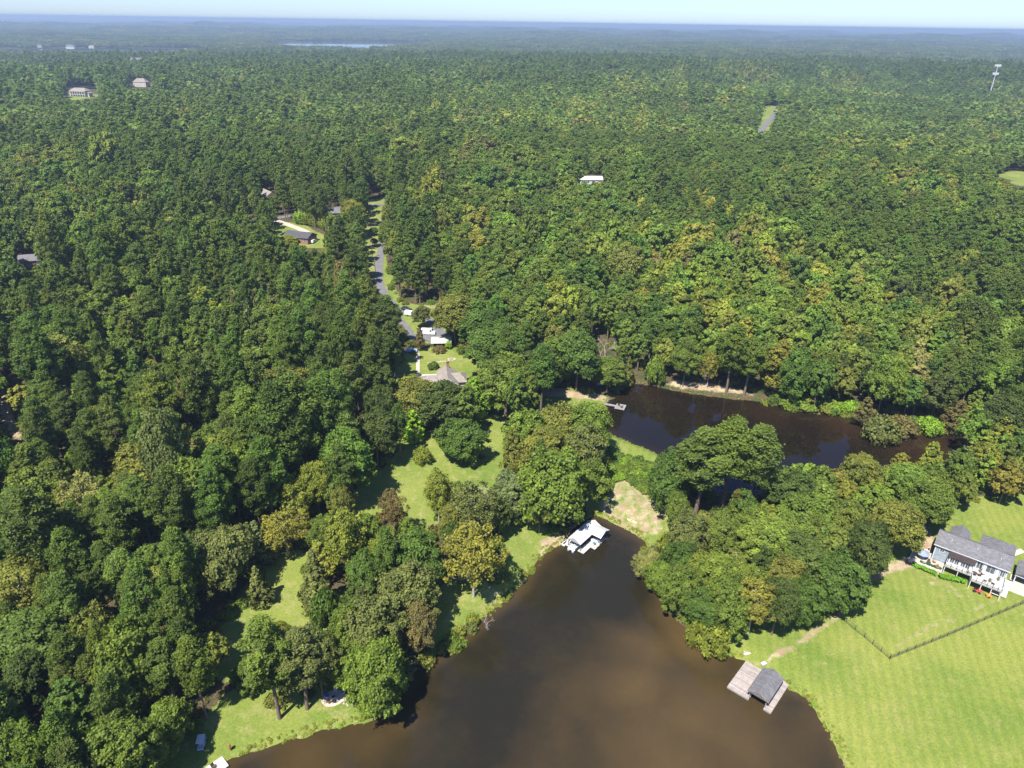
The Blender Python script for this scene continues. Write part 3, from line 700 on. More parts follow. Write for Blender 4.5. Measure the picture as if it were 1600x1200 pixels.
# litter beside the woods
e = empty("wheelie_bin", G(1447, 829), .3, "blue bin under the trees left of the blue-grey house", "bin")
m = MB(); m.add([(-.25,-.28,0),(.25,-.28,0),(.25,.28,0),(-.25,.28,0),(-.3,-.34,.95),(.3,-.34,.95),(.3,.34,.95),(-.3,.34,.95)], [(0,3,2,1),(4,5,6,7),(0,1,5,4),(1,2,6,5),(2,3,7,6),(3,0,4,7)]); m.build("body", M['blue'], e)
m = MB(); m.box(-.33,.33,-.37,.37,.952,1.03); m.build("lid", M['blue'], e, .02); m = MB(); m.tube((-.25,.33,.1),(.25,.33,.1),.1,None,10); m.build("wheel", M['rubber'], e)
KEEP_OUT += [(hw(8,4)[0], hw(8,4)[1], 13.5), (hw(-1.5,-1.5)[0], hw(-1.5,-1.5)[1], 3.8), (xx+3, yy, 8)]

# ---- black fence
def fence(px, label, h=1.25, gate=False):
    A = [G(u, v) for u, v in px]; L = []
    for (ax, ay, _), (bx, by, _) in zip(A[:-1], A[1:]):
        n = max(2, round(math.hypot(bx-ax, by-ay)/2.4)); L += [(ax+(bx-ax)*i/n, ay+(by-ay)*i/n) for i in range(n)]
    L.append(A[-1][:2]); zz = H([p[0] for p in L], [p[1] for p in L])
    e = empty("fence", (L[0][0], L[0][1], float(zz[0])), 0, label, "fence", "black fences on the lawn"); ox, oy, oz = L[0][0], L[0][1], float(zz[0])
    pk = MB()
    for i in range(len(L)-1):
        (ax, ay), (bx, by) = L[i], L[i+1]; za, zb = zz[i]-oz, zz[i+1]-oz; ax -= ox; bx -= ox; ay -= oy; by -= oy
        for q in (.15, .62, h-.05): pk.tube((ax,ay,za+q),(bx,by,zb+q),.026,None,4)
        m_ = max(2, int(math.hypot(bx-ax, by-ay)/.24))
        for j in range(m_): t = (j+.5)/m_; x, y, z = ax+(bx-ax)*t, ay+(by-ay)*t, za+(zb-za)*t; pk.tube((x,y,z+.1),(x,y,z+h),.014,None,3)
    pk.build("picket_panel", M['fence'], e)
    pm = MB()
    for (x, y), z in zip(L, zz): pm.cbox(x-ox, y-oy, z-oz+.65, .09, .09, 1.5)
    pm.build("post", M['fence'], e)
fence([(1308,962),(1350,996),(1390,1030)], "short run of black fence from the wood edge down to the corner on the lawn")
fence([(1390,1030),(1480,994),(1560,960),(1640,926),(1720,895)], "long run of black fence rising to the right across the lawn")
e = empty("fence_gate", G(1306, 961), .6, "grey wooden gate post pair at the end of the dirt path", "gate")
m = MB(); m.box(-1.0,-.85,-.08,.08,-.3,1.4); m.build("post", M['darkwood'], e); m = MB(); m.box(.25,.4,-.08,.08,-.3,1.4); m.build("post", M['darkwood'], e)
m = MB(); [m.box(-.84,.24,-.03,.03,z,z+.12) for z in (.2,.6,1.0)]; m.build("gate_panel", M['darkwood'], e)

# ---- dock with grey gabled roof
DX, DY = 44.65, 100.85; DA = math.radians(-40.7)
e = empty("covered_dock", (DX, DY, 0), DA, "weathered boat dock with grey shingle gable roof over an empty slip", "dock")
m = MB(); m.box(0,4.5,0,8.7,.38,.52); m.build("deck", M['deck_old'], e)
m = MB(); m.box(7.6,9.05,-.1,9.1,.38,.52); m.build("deck", M['deck_old'], e)
m = MB(); m.box(4.52,7.58,7.0,8.7,.38,.50); m.build("walkway", M['deck_old'], e)
m = MB(); m.box(0,4.5,-.10,0,.14,.50); m.box(-.1,0,-.1,8.7,.14,.50); m.box(9.05,9.15,-.1,9.1,.14,.50); m.box(7.6,9.05,-.2,-.1,.14,.50); m.build("fascia", M['deck_old'], e)
m = MB(); posts(m, [(.15,.1),(2.2,.1),(4.35,.1),(.15,4.3),(4.4,4.3),(.15,8.4),(7.75,.0),(8.9,.0),(7.75,4.4),(8.9,4.4),(8.9,8.8)], -2.5, .37, .12, 6); m.build("piling", M['darkwood'], e)
m = MB(); posts(m, [(4.42,.25),(4.42,3.5),(4.42,6.7),(7.75,.25),(7.75,3.5),(7.75,6.7)], .52, 2.75, .1, 4); m.build("post", M['deck_old'], e)
m = MB(); m.gable(3.95,8.35,-.35,7.1,2.98,1.15,'y'); m.build("roof", M['shingle'], e)
m = MB(); m.box(4.3,7.9,.18,.30,2.55,2.75); m.box(4.3,4.5,.3,6.8,2.55,2.75); m.box(7.7,7.9,.3,6.8,2.55,2.75)
for t in (.25,.5,.75): m.tube((4.2+3.9*t,.1,2.75),(4.2+3.9*t,.1,2.75+1.1*(1-abs(2*t-1))),.05,None,4)
m.tube((3.95,-.37,2.86),(6.15,-.37,4.05),.06,None,4); m.tube((8.35,-.37,2.86),(6.15,-.37,4.05),.06,None,4)
m.build("gable_frame", M['wood'], e)
e = empty("wooden_box", (DX+9, DY+5.6, float(H(DX+9, DY+5.6)[0])), .5, "pale wooden box on the bank at the back of the grey-roofed dock", "box")
x_, y_, z_ = G(1193, 1039); e.location = (x_, y_, z_)
m = MB(); m.box(-.5,.5,-.35,.35,0,.5); m.build("body", M['concrete'], e, .03); m = MB(); m.box(-.53,.53,-.38,.38,.502,.56); m.build("lid", M['white'], e)
KEEP_OUT += [(50, 102, 8)]
e = empty("stone_slab_step", G(1168, 1021), .4, "white stone slab step on the bank above the weathered dock", "step")
m = MB(); m.box(-.9,.9,-.35,.35,-.1,.14); m.build("slab", M['concrete'], e, .05); m = MB(); m.box(-.6,.7,.45,.9,-.1,.10); m.build("lower_slab", M['concrete'], e, .05)
for (u, v, lab, L) in ((1150,989,"pale log lying at the wood edge above the golden tree shadow",1.8), (1156,985,"shorter pale log beside the longer one at the wood edge",1.1)):
    e = empty("log", G(u, v), .5 + L, lab, "log", "pale logs by the wood"); m = MB(); m.tube((-L/2,0,.16),(L/2,0,.16),.17,.14,9); m.build("trunk_piece", M['bare'], e); m = MB(); m.tube((L*.1,0,.2),(L*.2,.35,.4),.06,.04,5); m.build("branch_stub", M['bare'], e)

# ---- white boathouse
BX, BY = 14.79, 143.89; BA = math.atan2(-2.43, 3.08)
e = empty("boathouse", (BX, BY, 0), BA, "boathouse with white metal L-shaped roof at the head of the lower pond", "boathouse")
m = MB()
m.gable(0,3.95,0,9.7,2.75,1.05,'y',t=.12); m.build("roof", M['metal_roof'], e)
m = MB(); m.add([(1.975,5.35,3.74),(1.975,9.72,3.74),(1.99,7.53,3.82),(6.6,7.53,3.82),(6.6,5.35,2.77),(6.6,9.72,2.77),(3.97,5.35,2.77),(3.97,9.72,2.77),
    (6.6,5.35,2.66),(6.6,9.72,2.66),(3.97,5.35,2.66),(3.97,9.72,2.66),(6.6,7.53,3.70)], [(6,4,3,2),(2,3,5,7),(0,6,2),(2,7,1),(6,10,8,4),(7,5,9,11),(4,8,12,3),(3,12,9,5)])
m.build("side_roof", M['metal_roof'], e)
m = MB(); posts(m, [(.2,.3),(.2,3.3),(.2,6.3),(.2,9.4),(3.75,.3),(3.75,2.8),(3.75,5.5),(3.75,9.4),(6.35,5.6),(6.35,9.4)], -2.2, 2.7, .09, 4); m.build("post", M['darkwood'], e)
m = MB(); m.box(.12,3.83,.2,.3,2.45,2.62); m.box(3.9,6.45,5.5,5.6,2.4,2.6); m.box(6.3,6.42,5.6,9.4,2.4,2.6); m.box(.15,.27,.3,9.4,2.4,2.6); m.build("beam", M['darkwood'], e)
m = MB(); m.add([(0.1,.22,2.64),(3.85,.22,2.64),(1.975,.22,3.66)], [(0,1,2)]); m.add([(6.42,5.5,2.64),(6.42,9.6,2.64),(6.42,7.53,3.68)], [(0,1,2)]); m.build("gable_board", M['wood'], e)
m = MB(); m.box(.25,3.7,9.0,9.4,.45,2.4); m.box(4.0,6.2,9.0,9.3,.45,2.3); m.build("back_wall", M['darkwood'], e)
m = MB(); m.box(3.2,5.0,-.05,9.0,.36,.48); m.box(5.0,6.35,3.2,9.0,.36,.482); m.box(-.55,.25,-.2,9.4,.36,.478); m.build("deck", M['deck_white'], e)
m = MB(); posts(m, [(3.3,.0),(4.9,.0),(6.25,3.3),(6.25,6),(-.45,-.1),(4.9,3.0)], -2.2, .35, .1, 6); m.build("piling", M['darkwood'], e)
def pontoon(loc, rz, label):
    e = empty("boat", loc, rz, label, "boat")
    m = MB(); [m.tube((x,-.1,.1),(x,4.2,.1),.3,.3,10) for x in (.35,1.65)]; m.build("float", M['steel'], e)
    m = MB(); m.box(0,2.0,0,4.2,.42,.5); m.build("floor", M['white'], e); m = MB(); m.box(0,.06,.4,4.1,.5,1.0); m.box(1.94,2.0,.4,4.1,.5,1.0); m.box(.06,1.94,.4,.46,.5,1.0); m.build("side_panel", M['white'], e)
    m = MB(); m.box(.1,.7,2.9,3.9,.5,.9); m.box(1.3,1.9,2.9,3.9,.5,.9); m.build("seat", M['greyblue'], e, .05); m = MB(); m.box(.85,1.2,1.8,2.3,.5,1.15); m.build("console", M['white'], e, .04)
ca2, sa2 = math.cos(BA), math.sin(BA)
pontoon((BX + .65*ca2 + .9*sa2, BY + .65*sa2 - .9*ca2, .05), BA, "white flat-decked boat moored in the slip of the white boathouse")
e = empty("jet_ski", (BX - .9*ca2 + .5*sa2, BY - .9*sa2 - .5*ca2, .1), BA+.05, "small white and grey watercraft moored left of the boathouse", "watercraft")
m = MB(); m.add([(-.4,-.1,.1),(.4,-.1,.1),(.42,1.6,.1),(0,2.6,.3),(-.42,1.6,.1),(-.5,-.1,.5),(.5,-.1,.5),(.5,1.5,.5),(0,2.7,.6),(-.5,1.5,.5)], [(0,4,3,2,1),(5,6,7,8,9),(0,1,6,5),(1,2,7,6),(2,3,8,7),(3,4,9,8),(4,0,5,9)]); m.build("hull", M['white'], e)
m = MB(); m.box(-.18,.18,.1,1.3,.5,.78); m.build("seat", M['black'], e, .06); m = MB(); m.tube((-.35,1.45,.95),(.35,1.45,.95),.03); m.tube((0,1.5,.5),(0,1.45,.95),.06); m.build("handlebar", M['black'], e)
wx = lambda x, y: (BX + x*ca2 - y*sa2, BY + x*sa2 + y*ca2)
furn_table("dock_table", (*wx(5.3,4.7), .48), .4, .5, 'blue', "blue low table on the open deck of the white boathouse", n=4)
furn_chair((*wx(4.5,5.0), .48), BA+1, 'white', "white chair beside the blue table on the boathouse deck"); furn_chair((*wx(5.6,6.2), .48), BA+2.4, 'greyblue', "grey-blue chair under the boathouse side roof")
KEEP_OUT += [(*wx(2.5,4.5), 6.2)]
# clearing: concrete ramp, yellow board, picnic seat
e = empty("footbridge", (*G(942,777)[:2], G(942,777)[2]), math.radians(-33), "grey plank footbridge at the left edge of the clearing between ponds", "footbridge")
m = MB(); m.box(-1.3,1.4,-.65,.65,.25,.35); m.build("deck", M['deck_grey'], e); m = MB(); m.box(-1.3,1.4,-.72,-.655,.0,.34); m.box(-1.3,1.4,.655,.72,.0,.34); m.build("beam", M['darkwood'], e)
e = empty("kayak", (*G(987,815)[:2], G(987,815)[2]), math.radians(-35), "pale yellow kayak lying on the grass of the clearing", "kayak")
m = MB(); prof = [(-1.5,.03,.22),(-1.1,.22,.05),(-.4,.34,0),(.4,.34,0),(1.1,.22,.05),(1.5,.03,.22)]; vs = []
for x, w_, z0 in prof: vs += [(x,-w_,.28),(x,-w_*.6,z0),(x,w_*.6,z0),(x,w_,.28),(x,0,.34)]
fs = []
for i in range(5):
    for j in range(5): a, b_ = i*5+j, i*5+(j+1)%5; fs.append((a,b_,b_+5,a+5))
m.add(vs, fs + [(4,3,2,1,0),(25,26,27,28,29)]); m.build("hull", M['yellow'], e); m = MB(); m.tube((0,0,.33),(0,0,.36),.24,.24,12); m.build("cockpit", M['darkwood'], e)
e = empty("picnic_table", G(1039, 799), .6, "brown picnic table at the right edge of the clearing under the trees", "table")
m = MB(); m.box(-.9,.9,-.38,.38,.7,.76); m.build("tabletop", M['pink_stone'], e)
for y in (-.75,.75): m = MB(); m.box(-.9,.9,y-.14,y+.14,.42,.47); m.build("bench_seat", M['pink_stone'], e)
m = MB(); [m.tube((x,s*.8,0),(x,s*.2,.7),.05,None,4) for x in (-.6,.6) for s in (-1,1)]; m.build("leg", M['pink_stone'], e)
# upper pond dock
p1, p2 = at(946,631,Z2+.5), at(962,634,Z2+.5); a_ = math.atan2(p2[1]-p1[1], p2[0]-p1[0]); L_ = math.hypot(p2[0]-p1[0], p2[1]-p1[1])
e = empty("small_dock", (*p1, Z2), a_, "small grey dock with square end platform on the upper pond", "dock")
m = MB(); m.box(-.6,L_,-.55,.55,.38,.5); m.build("gangway", M['deck_grey'], e); m = MB(); m.box(L_,L_+3.3,-1.9,1.9,.38,.502); m.build("platform", M['deck_grey'], e)
m = MB(); posts(m, [(L_+.1,-1.8),(L_+3.2,-1.8),(L_+.1,1.8),(L_+3.2,1.8),(L_*.4,-.5)], -2, .37, .1, 6); m.build("piling", M['darkwood'], e)
for dx, dy, rz, lab in ((1.0,.5,2.5,"brown chair on the left of the small dock platform"), (2.1,-.6,4.0,"brown chair on the right of the small dock platform")):
    furn_chair((p1[0]+math.cos(a_)*(L_+dx)-math.sin(a_)*dy, p1[1]+math.sin(a_)*(L_+dx)+math.cos(a_)*dy, Z2+.5), rz, 'darkwood', lab)
# play things above the north lawn
e = empty("playset", G(936,603), .5, "small red and light blue plastic playset under the trees above the north lawn", "playset")
m = MB(); m.box(-.7,.7,-.6,.6,.7,.8); m.build("platform", M['lightblue'], e); m = MB(); posts(m, [(-.65,-.55),(.65,-.55),(-.65,.55),(.65,.55)], 0, 1.9, .05, 4); m.build("post", M['lightblue'], e)
m = MB(); m.gable(-.85,.85,-.75,.75,1.9,.6,'x',t=.05); m.build("roof", M['red'], e); m = MB(); m.add([(.7,-.3,.8),(.7,.3,.8),(2.4,.3,.08),(2.4,-.3,.08),(.7,-.3,.74),(.7,.3,.74),(2.4,.3,.02),(2.4,-.3,.02)], [(0,3,2,1),(4,5,6,7),(0,1,5,4),(2,3,7,6),(1,2,6,5),(3,0,4,7)]); m.build("slide", M['orange'], e)
keep(936, 603, 3.5)

# ---- vehicles
def vehicle(name, px, rz, kind, mat, label, cat):
    x, y, z = G(*px) if len(px) == 2 else px
    e = empty(name, (x, y, z + .08), rz, label, cat, "parked vehicles")
    if kind == 'van': L, W, Hh, pr_ = 5.9, 2.0, 2.6, [(-2.95,.45),(-2.95,2.5),(-2.8,2.6),(1.35,2.6),(2.05,1.75),(2.85,1.35),(2.95,.9),(2.95,.45)]
    elif kind == 'suv': L, W, Hh, pr_ = 4.8, 1.9, 1.75, [(-2.4,.4),(-2.4,1.0),(-2.2,1.65),(-1.9,1.75),(.4,1.75),(1.15,1.12),(2.2,.98),(2.4,.8),(2.4,.4)]
    else: L, W, Hh, pr_ = 4.5, 1.8, 1.45, [(-2.25,.35),(-2.25,.85),(-1.9,.95),(-1.3,1.4),(.2,1.45),(.95,.98),(2.1,.85),(2.25,.65),(2.25,.35)]
    m = MB(); n = len(pr_); w2 = W/2
    vs = [(px_, -w2*(1 if pz < 1.05 else .86), pz) for px_, pz in pr_] + [(px_, w2*(1 if pz < 1.05 else .86), pz) for px_, pz in pr_]
    m.add(vs, [tuple(range(n)), tuple(range(2*n-1, n-1, -1))] + [(i, n+i, n+(i+1)%n, (i+1)%n) for i in range(n)]); m.build("body", M[mat], e, .05)
    zt = Hh - .18; zb = Hh*.62
    fx0 = pr_[-4][0] if kind != 'van' else 1.35
    a, b_ = {'van': ((1.38,2.52),(2.0,1.82)), 'suv': ((.45,1.68),(1.08,1.18)), 'sedan': ((.26,1.39),(.88,1.03))}[kind]
    m = MB(); k = .80; o2 = .035; m.add([(a[0]+o2,-w2*k,a[1]+o2),(a[0]+o2,w2*k,a[1]+o2),(b_[0]+o2,w2*k,b_[1]+o2),(b_[0]+o2,-w2*k,b_[1]+o2)], [(0,3,2,1)]); m.build("windscreen", M['glass'], e)
    m = MB(); x0s = {'van': (.75,1.5), 'suv': (-1.9,.7), 'sedan': (-1.1,.5)}[kind]
    for s in (-1, 1): yy_ = s*(w2*.93 + .02); m.add([(x0s[0],yy_,zb),(x0s[1],yy_,zb),(x0s[1]-.35,yy_-s*.07,zt),(x0s[0]+.12,yy_-s*.07,zt)], [(0,1,2,3)])
    m.build("side_window", M['glass'], e)
    for xw in (-L*.31, L*.31):
        for s in (-1, 1):
            m = MB(); m.tube((xw,s*(w2-.14),.34),(xw,s*(w2+.06),.34),.34,.34,14); wh = m.build("wheel", M['rubber'], e); m = MB(); m.tube((xw,s*(w2+.05),.34),(xw,s*(w2+.08),.34),.2,.2,10); m.build("rim", M['steel'], wh)
    for s in (-1, 1): m = MB(); m.box(L/2-.02,L/2+.04,s*w2*.72-.2,s*w2*.72+.2,.68,.82); m.build("headlight", M['white'], e)
    m = MB(); m.box(-L/2-.03,-L/2+.02,-w2*.9,-w2*.7,.75,.95); m.box(-L/2-.03,-L/2+.02,w2*.7,w2*.9,.75,.95); m.build("tail_light", M['red'], e)
    return e
vehicle("parked_car", (636,486), math.radians(-20), 'suv', 'car_black', "black car parked at the road edge beside the white trailer", "car")
vehicle("parked_van", (669.5,523), math.radians(-4), 'van', 'car_white', "white cargo van parked above the canopy roof near the house yard", "van")
vehicle("parked_car", (490,379), math.radians(80), 'suv', 'car_white', "white car beside the dark-roofed house in the wood", "car")
vehicle("parked_car", (643,550), math.radians(5), 'sedan', 'car_blue', "pale car in deep shade at the left end of the house yard", "car")
e = empty("golf_cart", G(316,1165), math.radians(100), "golf cart with a pale blue-white roof half in shade on the lower left lawn", "golf cart")
m = MB(); m.box(-1.25,1.25,-.58,.58,.28,.48); m.box(.75,1.3,-.5,.5,.48,.85); m.box(-1.3,-.5,-.55,.55,.48,.78); m.build("body", M['car_blue'], e, .04)
m = MB(); m.box(-1.0,.95,-.68,.68,1.85,1.93); m.build("canopy", M['car_white'], e, .03)
for q_ in ((-.95,-.55),(-.95,.55),(.75,-.52),(.75,.52)): m = MB(); m.tube((*q_,.5),(q_[0],q_[1],1.85),.025,None,4); m.build("canopy_post", M['black'], e)
m = MB(); m.box(-.45,.05,-.5,.5,.5,.82); m.build("seat", M['white'], e, .04)
for q_ in ((-.85,-.58),(-.85,.58),(.85,-.58),(.85,.58)): m = MB(); m.tube((q_[0],q_[1]-.09,.24),(q_[0],q_[1]+.09,.24),.24,None,12); m.build("wheel", M['rubber'], e)
vehicle("parked_car", (833,571), math.radians(10), 'suv', 'car_white', "white car mostly hidden by trees right of the house yard", "car")
x_, y_, z_ = G(639, 493); e = empty("cargo_trailer", (x_, y_, z_), math.radians(-18), "white box trailer parked on the verge in front of the black car", "trailer")
m = MB(); m.box(-1.8,1.6,-1.0,1.0,.5,2.2); m.build("box_body", M['car_white'], e, .06); m = MB(); m.box(1.62,2.7,-.06,.06,.45,.55); m.build("drawbar", M['black'], e)
for s in (-1,1): m = MB(); m.tube((-.2,s*.9,.33),(-.2,s*1.12,.33),.33,.33,14); m.build("wheel", M['rubber'], e)
m = MB(); m.box(-1.84,-1.805,-.85,.85,.6,2.05); m.build("rear_door", M['steel'], e)

# ---- house with brown gable roof and its yard
P0 = at(700, 570, 12.0); HZ = G(690, 590)[2]; ha = math.radians(8)
e = empty("brown_roofed_house", (at(697,585,HZ+4)[0], at(697,585,HZ+4)[1], HZ), ha, "house with brown shingle roof and stone chimney half hidden by trees", "house")
m = MB(); m.box(-8.6,2.2,-6.2,2.8,-.5,3.0); m.box(2.2,6.4,-4.2,2.4,-.5,2.9); m.build("wall", M['siding_white'], e)
m = MB(); m.gable(-3.4,4.0,-7.0,4.2,3.2,2.6,'y'); m.build("roof", M['shingle_brown'], e)
m = MB(); m.gable(-9.4,-1.0,-5.6,1.6,3.1,1.9,'x',2.2,0); m.build("wing_roof", M['shingle_brown'], e)
m = MB(); m.gable(1.2,7.2,-4.8,3.0,3.05,1.9,'x',0,2.4); m.build("wing_roof", M['shingle_brown'], e)
m = MB(); m.box(.4,1.3,3.2,4.1,0,7.0); ch = m.build("chimney", M['brick'], e); m = MB(); m.box(.3,1.4,3.1,4.2,7.0,7.12); m.build("chimney_cap", M['darkwood'], ch)
m = MB(); m.tube((-3.4,-7.05,3.1),(.3,-7.05,5.7),.12,None,4); m.tube((4.0,-7.05,3.1),(.3,-7.05,5.7),.12,None,4); m.build("bargeboard", M['white'], e)
for x in (-7,-5,-1.5,1.0): window(e, x, 1.0, 1.0, 1.2, -6.2)
for x in (-6,-3,.5): window(e, x, 1.0, 1.0, 1.2, 2.8, '+y')
KEEP_OUT += [(e.location.x-1, e.location.y-1, 8.5)]
e = empty("canopy_shed", (*at(688,534,HZ+2.6), G(688,540)[2]), math.radians(4), "open shed with cream white metal roof beside the white van", "shed")
m = MB(); m.gable(-3.6,4.4,-3.0,3.4,2.6,.8,'x',t=.1); m.build("roof", M['tin'], e); m = MB(); posts(m, [(-3.3,-2.7),(4.1,-2.7),(-3.3,3.1),(4.1,3.1),(.4,-2.7),(.4,3.1)], -.5, 2.5, .09, 4); m.build("post", M['darkwood'], e)
m = MB(); m.box(-3.3,4.1,3.0,3.06,0,2.4); m.build("back_wall", M['darkwood'], e)
KEEP_OUT += [(e.location.x, e.location.y, 5.5)]
keep(669,520,4.5); keep(637,487,4); keep(655,530,3)
e = empty("propane_tank", G(690, 546), .2, "white horizontal gas tank in front of the canopy shed", "tank")
m = MB(); m.tube((-.9,0,.75),(.9,0,.75),.45,.45,14); m.tube((-.9,0,.75),(-1.15,0,.75),.45,.2,14); m.tube((.9,0,.75),(1.15,0,.75),.45,.2,14); m.build("tank_body", M['white'], e); m = MB(); m.box(-.7,-.6,-.3,.3,0,.35); m.box(.6,.7,-.3,.3,0,.35); m.build("cradle", M['darkwood'], e)
e = empty("stone_fire_ring", G(706, 562), .2, "pale stone ring and slabs on the grass behind the brown-roofed house", "fire ring")
m = MB(); rs_ = random.Random(8)
for i in range(14): a = i*.45; m.cbox(1.3*math.cos(a), 1.0*math.sin(a), .15, .5, .4, .35, a)
m.build("ring_stone", M['concrete'], e, .05); m = MB()
for i in range(16): m.cbox(-1-i*.55+rs_.uniform(-.2,.2), -1.2+rs_.uniform(-.5,.5), .04, .7, .5, .12, rs_.uniform(0,3))
m.build("flagstones", M['concrete'], e)
# utility poles with wires along the corridor
def pole(px, h, label):
    x, y, z = G(*px); e = empty("utility_pole", (x, y, z), math.radians(20), label, "utility pole", "utility poles")
    m = MB(); m.tube((0,0,-.5),(0,0,h),.16,.10,8); m.build("pole_shaft", M['bark'], e); m = MB(); m.box(-1.1,1.1,-.06,.06,h-.8,h-.68); m.build("crossarm", M['bark'], e)
    m = MB(); m.tube((.25,0,h-2.2),(.25,0,h-1.3),.2,.2,10); m.build("transformer", M['steel'], e)
pole((587,432), 9.5, "wooden utility pole at the left side of the road below the corridor")
pole((582,403), 9.5, "wooden utility pole standing in the grassy corridor left of the road")

# ---- dark-roofed house in the wood and neighbours
def far_house(px, rz, wd, dp, h, roof, wall, lab, hr=2.2, ax='x', hip=0, wins=4, storeys=1, name="house", clear=None, wing=None, lift=0.0):
    x, y, z = G(*px); e = empty(name, (x, y, z + lift), rz, lab, "house")
    m = MB(); m.box(-wd/2,wd/2,-dp/2,dp/2,-1.5,h)
    if not hip and ax == 'x': m.add([(-wd/2,-dp/2,h),(-wd/2,dp/2,h),(-wd/2,0,h+hr*.93),(wd/2,-dp/2,h),(wd/2,dp/2,h),(wd/2,0,h+hr*.93)], [(0,1,2),(5,4,3)])
    if wing: m.box(wing[0],wing[1],-dp/2-wing[2],-dp/2+.1,-1.5,h-.2)
    m.build("wall", M[wall], e)
    m = MB(); m.gable(-wd/2-.5,wd/2+.5,-dp/2-.5,dp/2+.5,h+.1,hr,ax,hip,hip); m.build("roof", M[roof], e)
    if wing: m = MB(); m.gable(wing[0]-.4,wing[1]+.4,-dp/2-wing[2]-.4,0,h+.12,hr*.8,'y'); m.build("wing_roof", M[roof], e)
    for s in range(storeys):
        for i in range(wins): window(e, -wd/2 + wd*(i+.5)/wins, .9 + s*2.9, 1.3, 1.5, -dp/2)
    KEEP_OUT.append((x, y, (clear or max(wd, dp)*.62))); return e
far_house((470,376), math.radians(-18), 15, 9, 3.0, 'shingle_dark', 'brick', "house with dark grey roof behind the yellow-green tree in the wood")
far_house((420,312), math.radians(-50), 13, 8, 3.4, 'shingle_brown', 'siding_white', "house with white gable end half hidden in the far left wood", hr=2.8)
far_house((486,340), math.radians(5), 9, 7, 2.8, 'shingle', 'siding', "grey-roofed outbuilding above the cane thicket")
far_house((521,338), math.radians(5), 10, 5, 2.6, 'shingle', 'brick', "low brick building with grey roof right of the outbuilding")
far_house((44,414), math.radians(20), 13, 8, 3.0, 'shingle', 'brick', "grey-roofed house glimpsed through the trees at the left edge")
far_house((922,286), math.radians(3), 17, 9, 3.2, 'tin', 'siding_white', "house with pale roof showing in a gap of the planted pines", hr=2.0, clear=6)
# mansion
x_, y_, z_ = G(127, 150)
e = empty("mansion", (x_, y_, z_), math.radians(-6), "large cream stone mansion with columns and tan hip roof in the far left wood", "house"); e.scale = (.85, .85, .8)
m = MB(); m.box(-15,15,-7,7,-4,9.5); m.box(-19,-15,-5,5,-4,5.5); m.box(15,19,-5,5,-4,5.5); m.build("wall", M['cream'], e)
m = MB(); m.gable(-16,16,-8.2,8,9.6,5,'x',6,6); m.build("roof", M['shingle_brown'], e); m = MB(); m.gable(-20,-14.2,-5.6,5.6,5.6,2.4,'y',2,2); m.gable(14.2,20,-5.6,5.6,5.6,2.4,'y',2,2); m.build("wing_roof", M['shingle_brown'], e)
for i in range(7): m = MB(); m.tube((-13.5+4.5*i,-9.2,-3),(-13.5+4.5*i,-9.2,8.8),.6,.5,10); m.build("column", M['white'], e)
m = MB(); m.box(-14.6,14.6,-9.9,-7.02,8.8,9.45); m.box(-14.6,14.6,-9.6,-7.02,3.2,3.7); m.build("balcony", M['cream'], e)
for i in range(6):
    for zz_ in (0.2, 4.6): window(e, -11.2+4.5*i, zz_, 2.6, 2.8, -7, mat_f='cream')
KEEP_OUT.append((x_, y_, 19))
far_house((216,107), math.radians(12), 26, 12, 6, 'shingle', 'siding_white', "white house with several steep gables beyond the mansion", hr=6, wins=5, storeys=2, wing=(-9,-2,6), lift=13, clear=9)
far_house((222,136), math.radians(-10), 24, 11, 6, 'shingle_brown', 'cream', "tan-roofed house peeping over the trees right of the mansion", hr=6, hip=6, wins=5, lift=2, clear=8)
far_house((112,80), math.radians(5), 34, 16, 8, 'shingle', 'siding_white', "large white house near the distant lake shore", hr=6, hip=6, wins=6, storeys=2, lift=10, clear=14)
far_house((63,76), math.radians(15), 16, 10, 5, 'shingle', 'siding_white', "smaller white house at the far left of the distant shore", hr=5, lift=8, clear=8)
far_house((145,79), math.radians(-8), 24, 12, 5, 'shingle_brown', 'cream', "cream house right of the large white house on the distant shore", hr=5, lift=10, clear=10)
far_house((665,57), math.radians(5), 26, 14, 7, 'metal_roof', 'siding_white', "tiny white building on the horizon side of the distant lake", hr=5, lift=8, clear=8)
# telecom mast
x_, y_, z_ = G(1545, 152); hm = height_to(x_, y_, z_, 101)
e = empty("telecom_mast", (x_, y_, z_), .4, "tall white telecom mast with two antenna rings rising above the forest at right", "mast")
m = MB(); m.tube((0,0,-2),(0,0,hm),1.25,.75,10); m.build("pole_shaft", M['steel'], e)
for zz_ in (hm-1.5, hm-16):
    m = MB(); n = 12
    for i in range(n):
        a, b_ = 2*math.pi*i/n, 2*math.pi*(i+1)/n; m.tube((4.2*math.cos(a),4.2*math.sin(a),zz_),(4.2*math.cos(b_),4.2*math.sin(b_),zz_),.35,None,4)
        if i % 3 == 0: m.tube((0,0,zz_),(4.2*math.cos(a),4.2*math.sin(a),zz_),.3,None,4)
    rg = m.build("antenna_ring", M['steel'], e); m = MB()
    for i in range(9): a = 2*math.pi*i/9; m.cbox(4.8*math.cos(a),4.8*math.sin(a),zz_,1.0,1.8,3.6,a)
    m.build("antenna_panel", M['white'], rg)
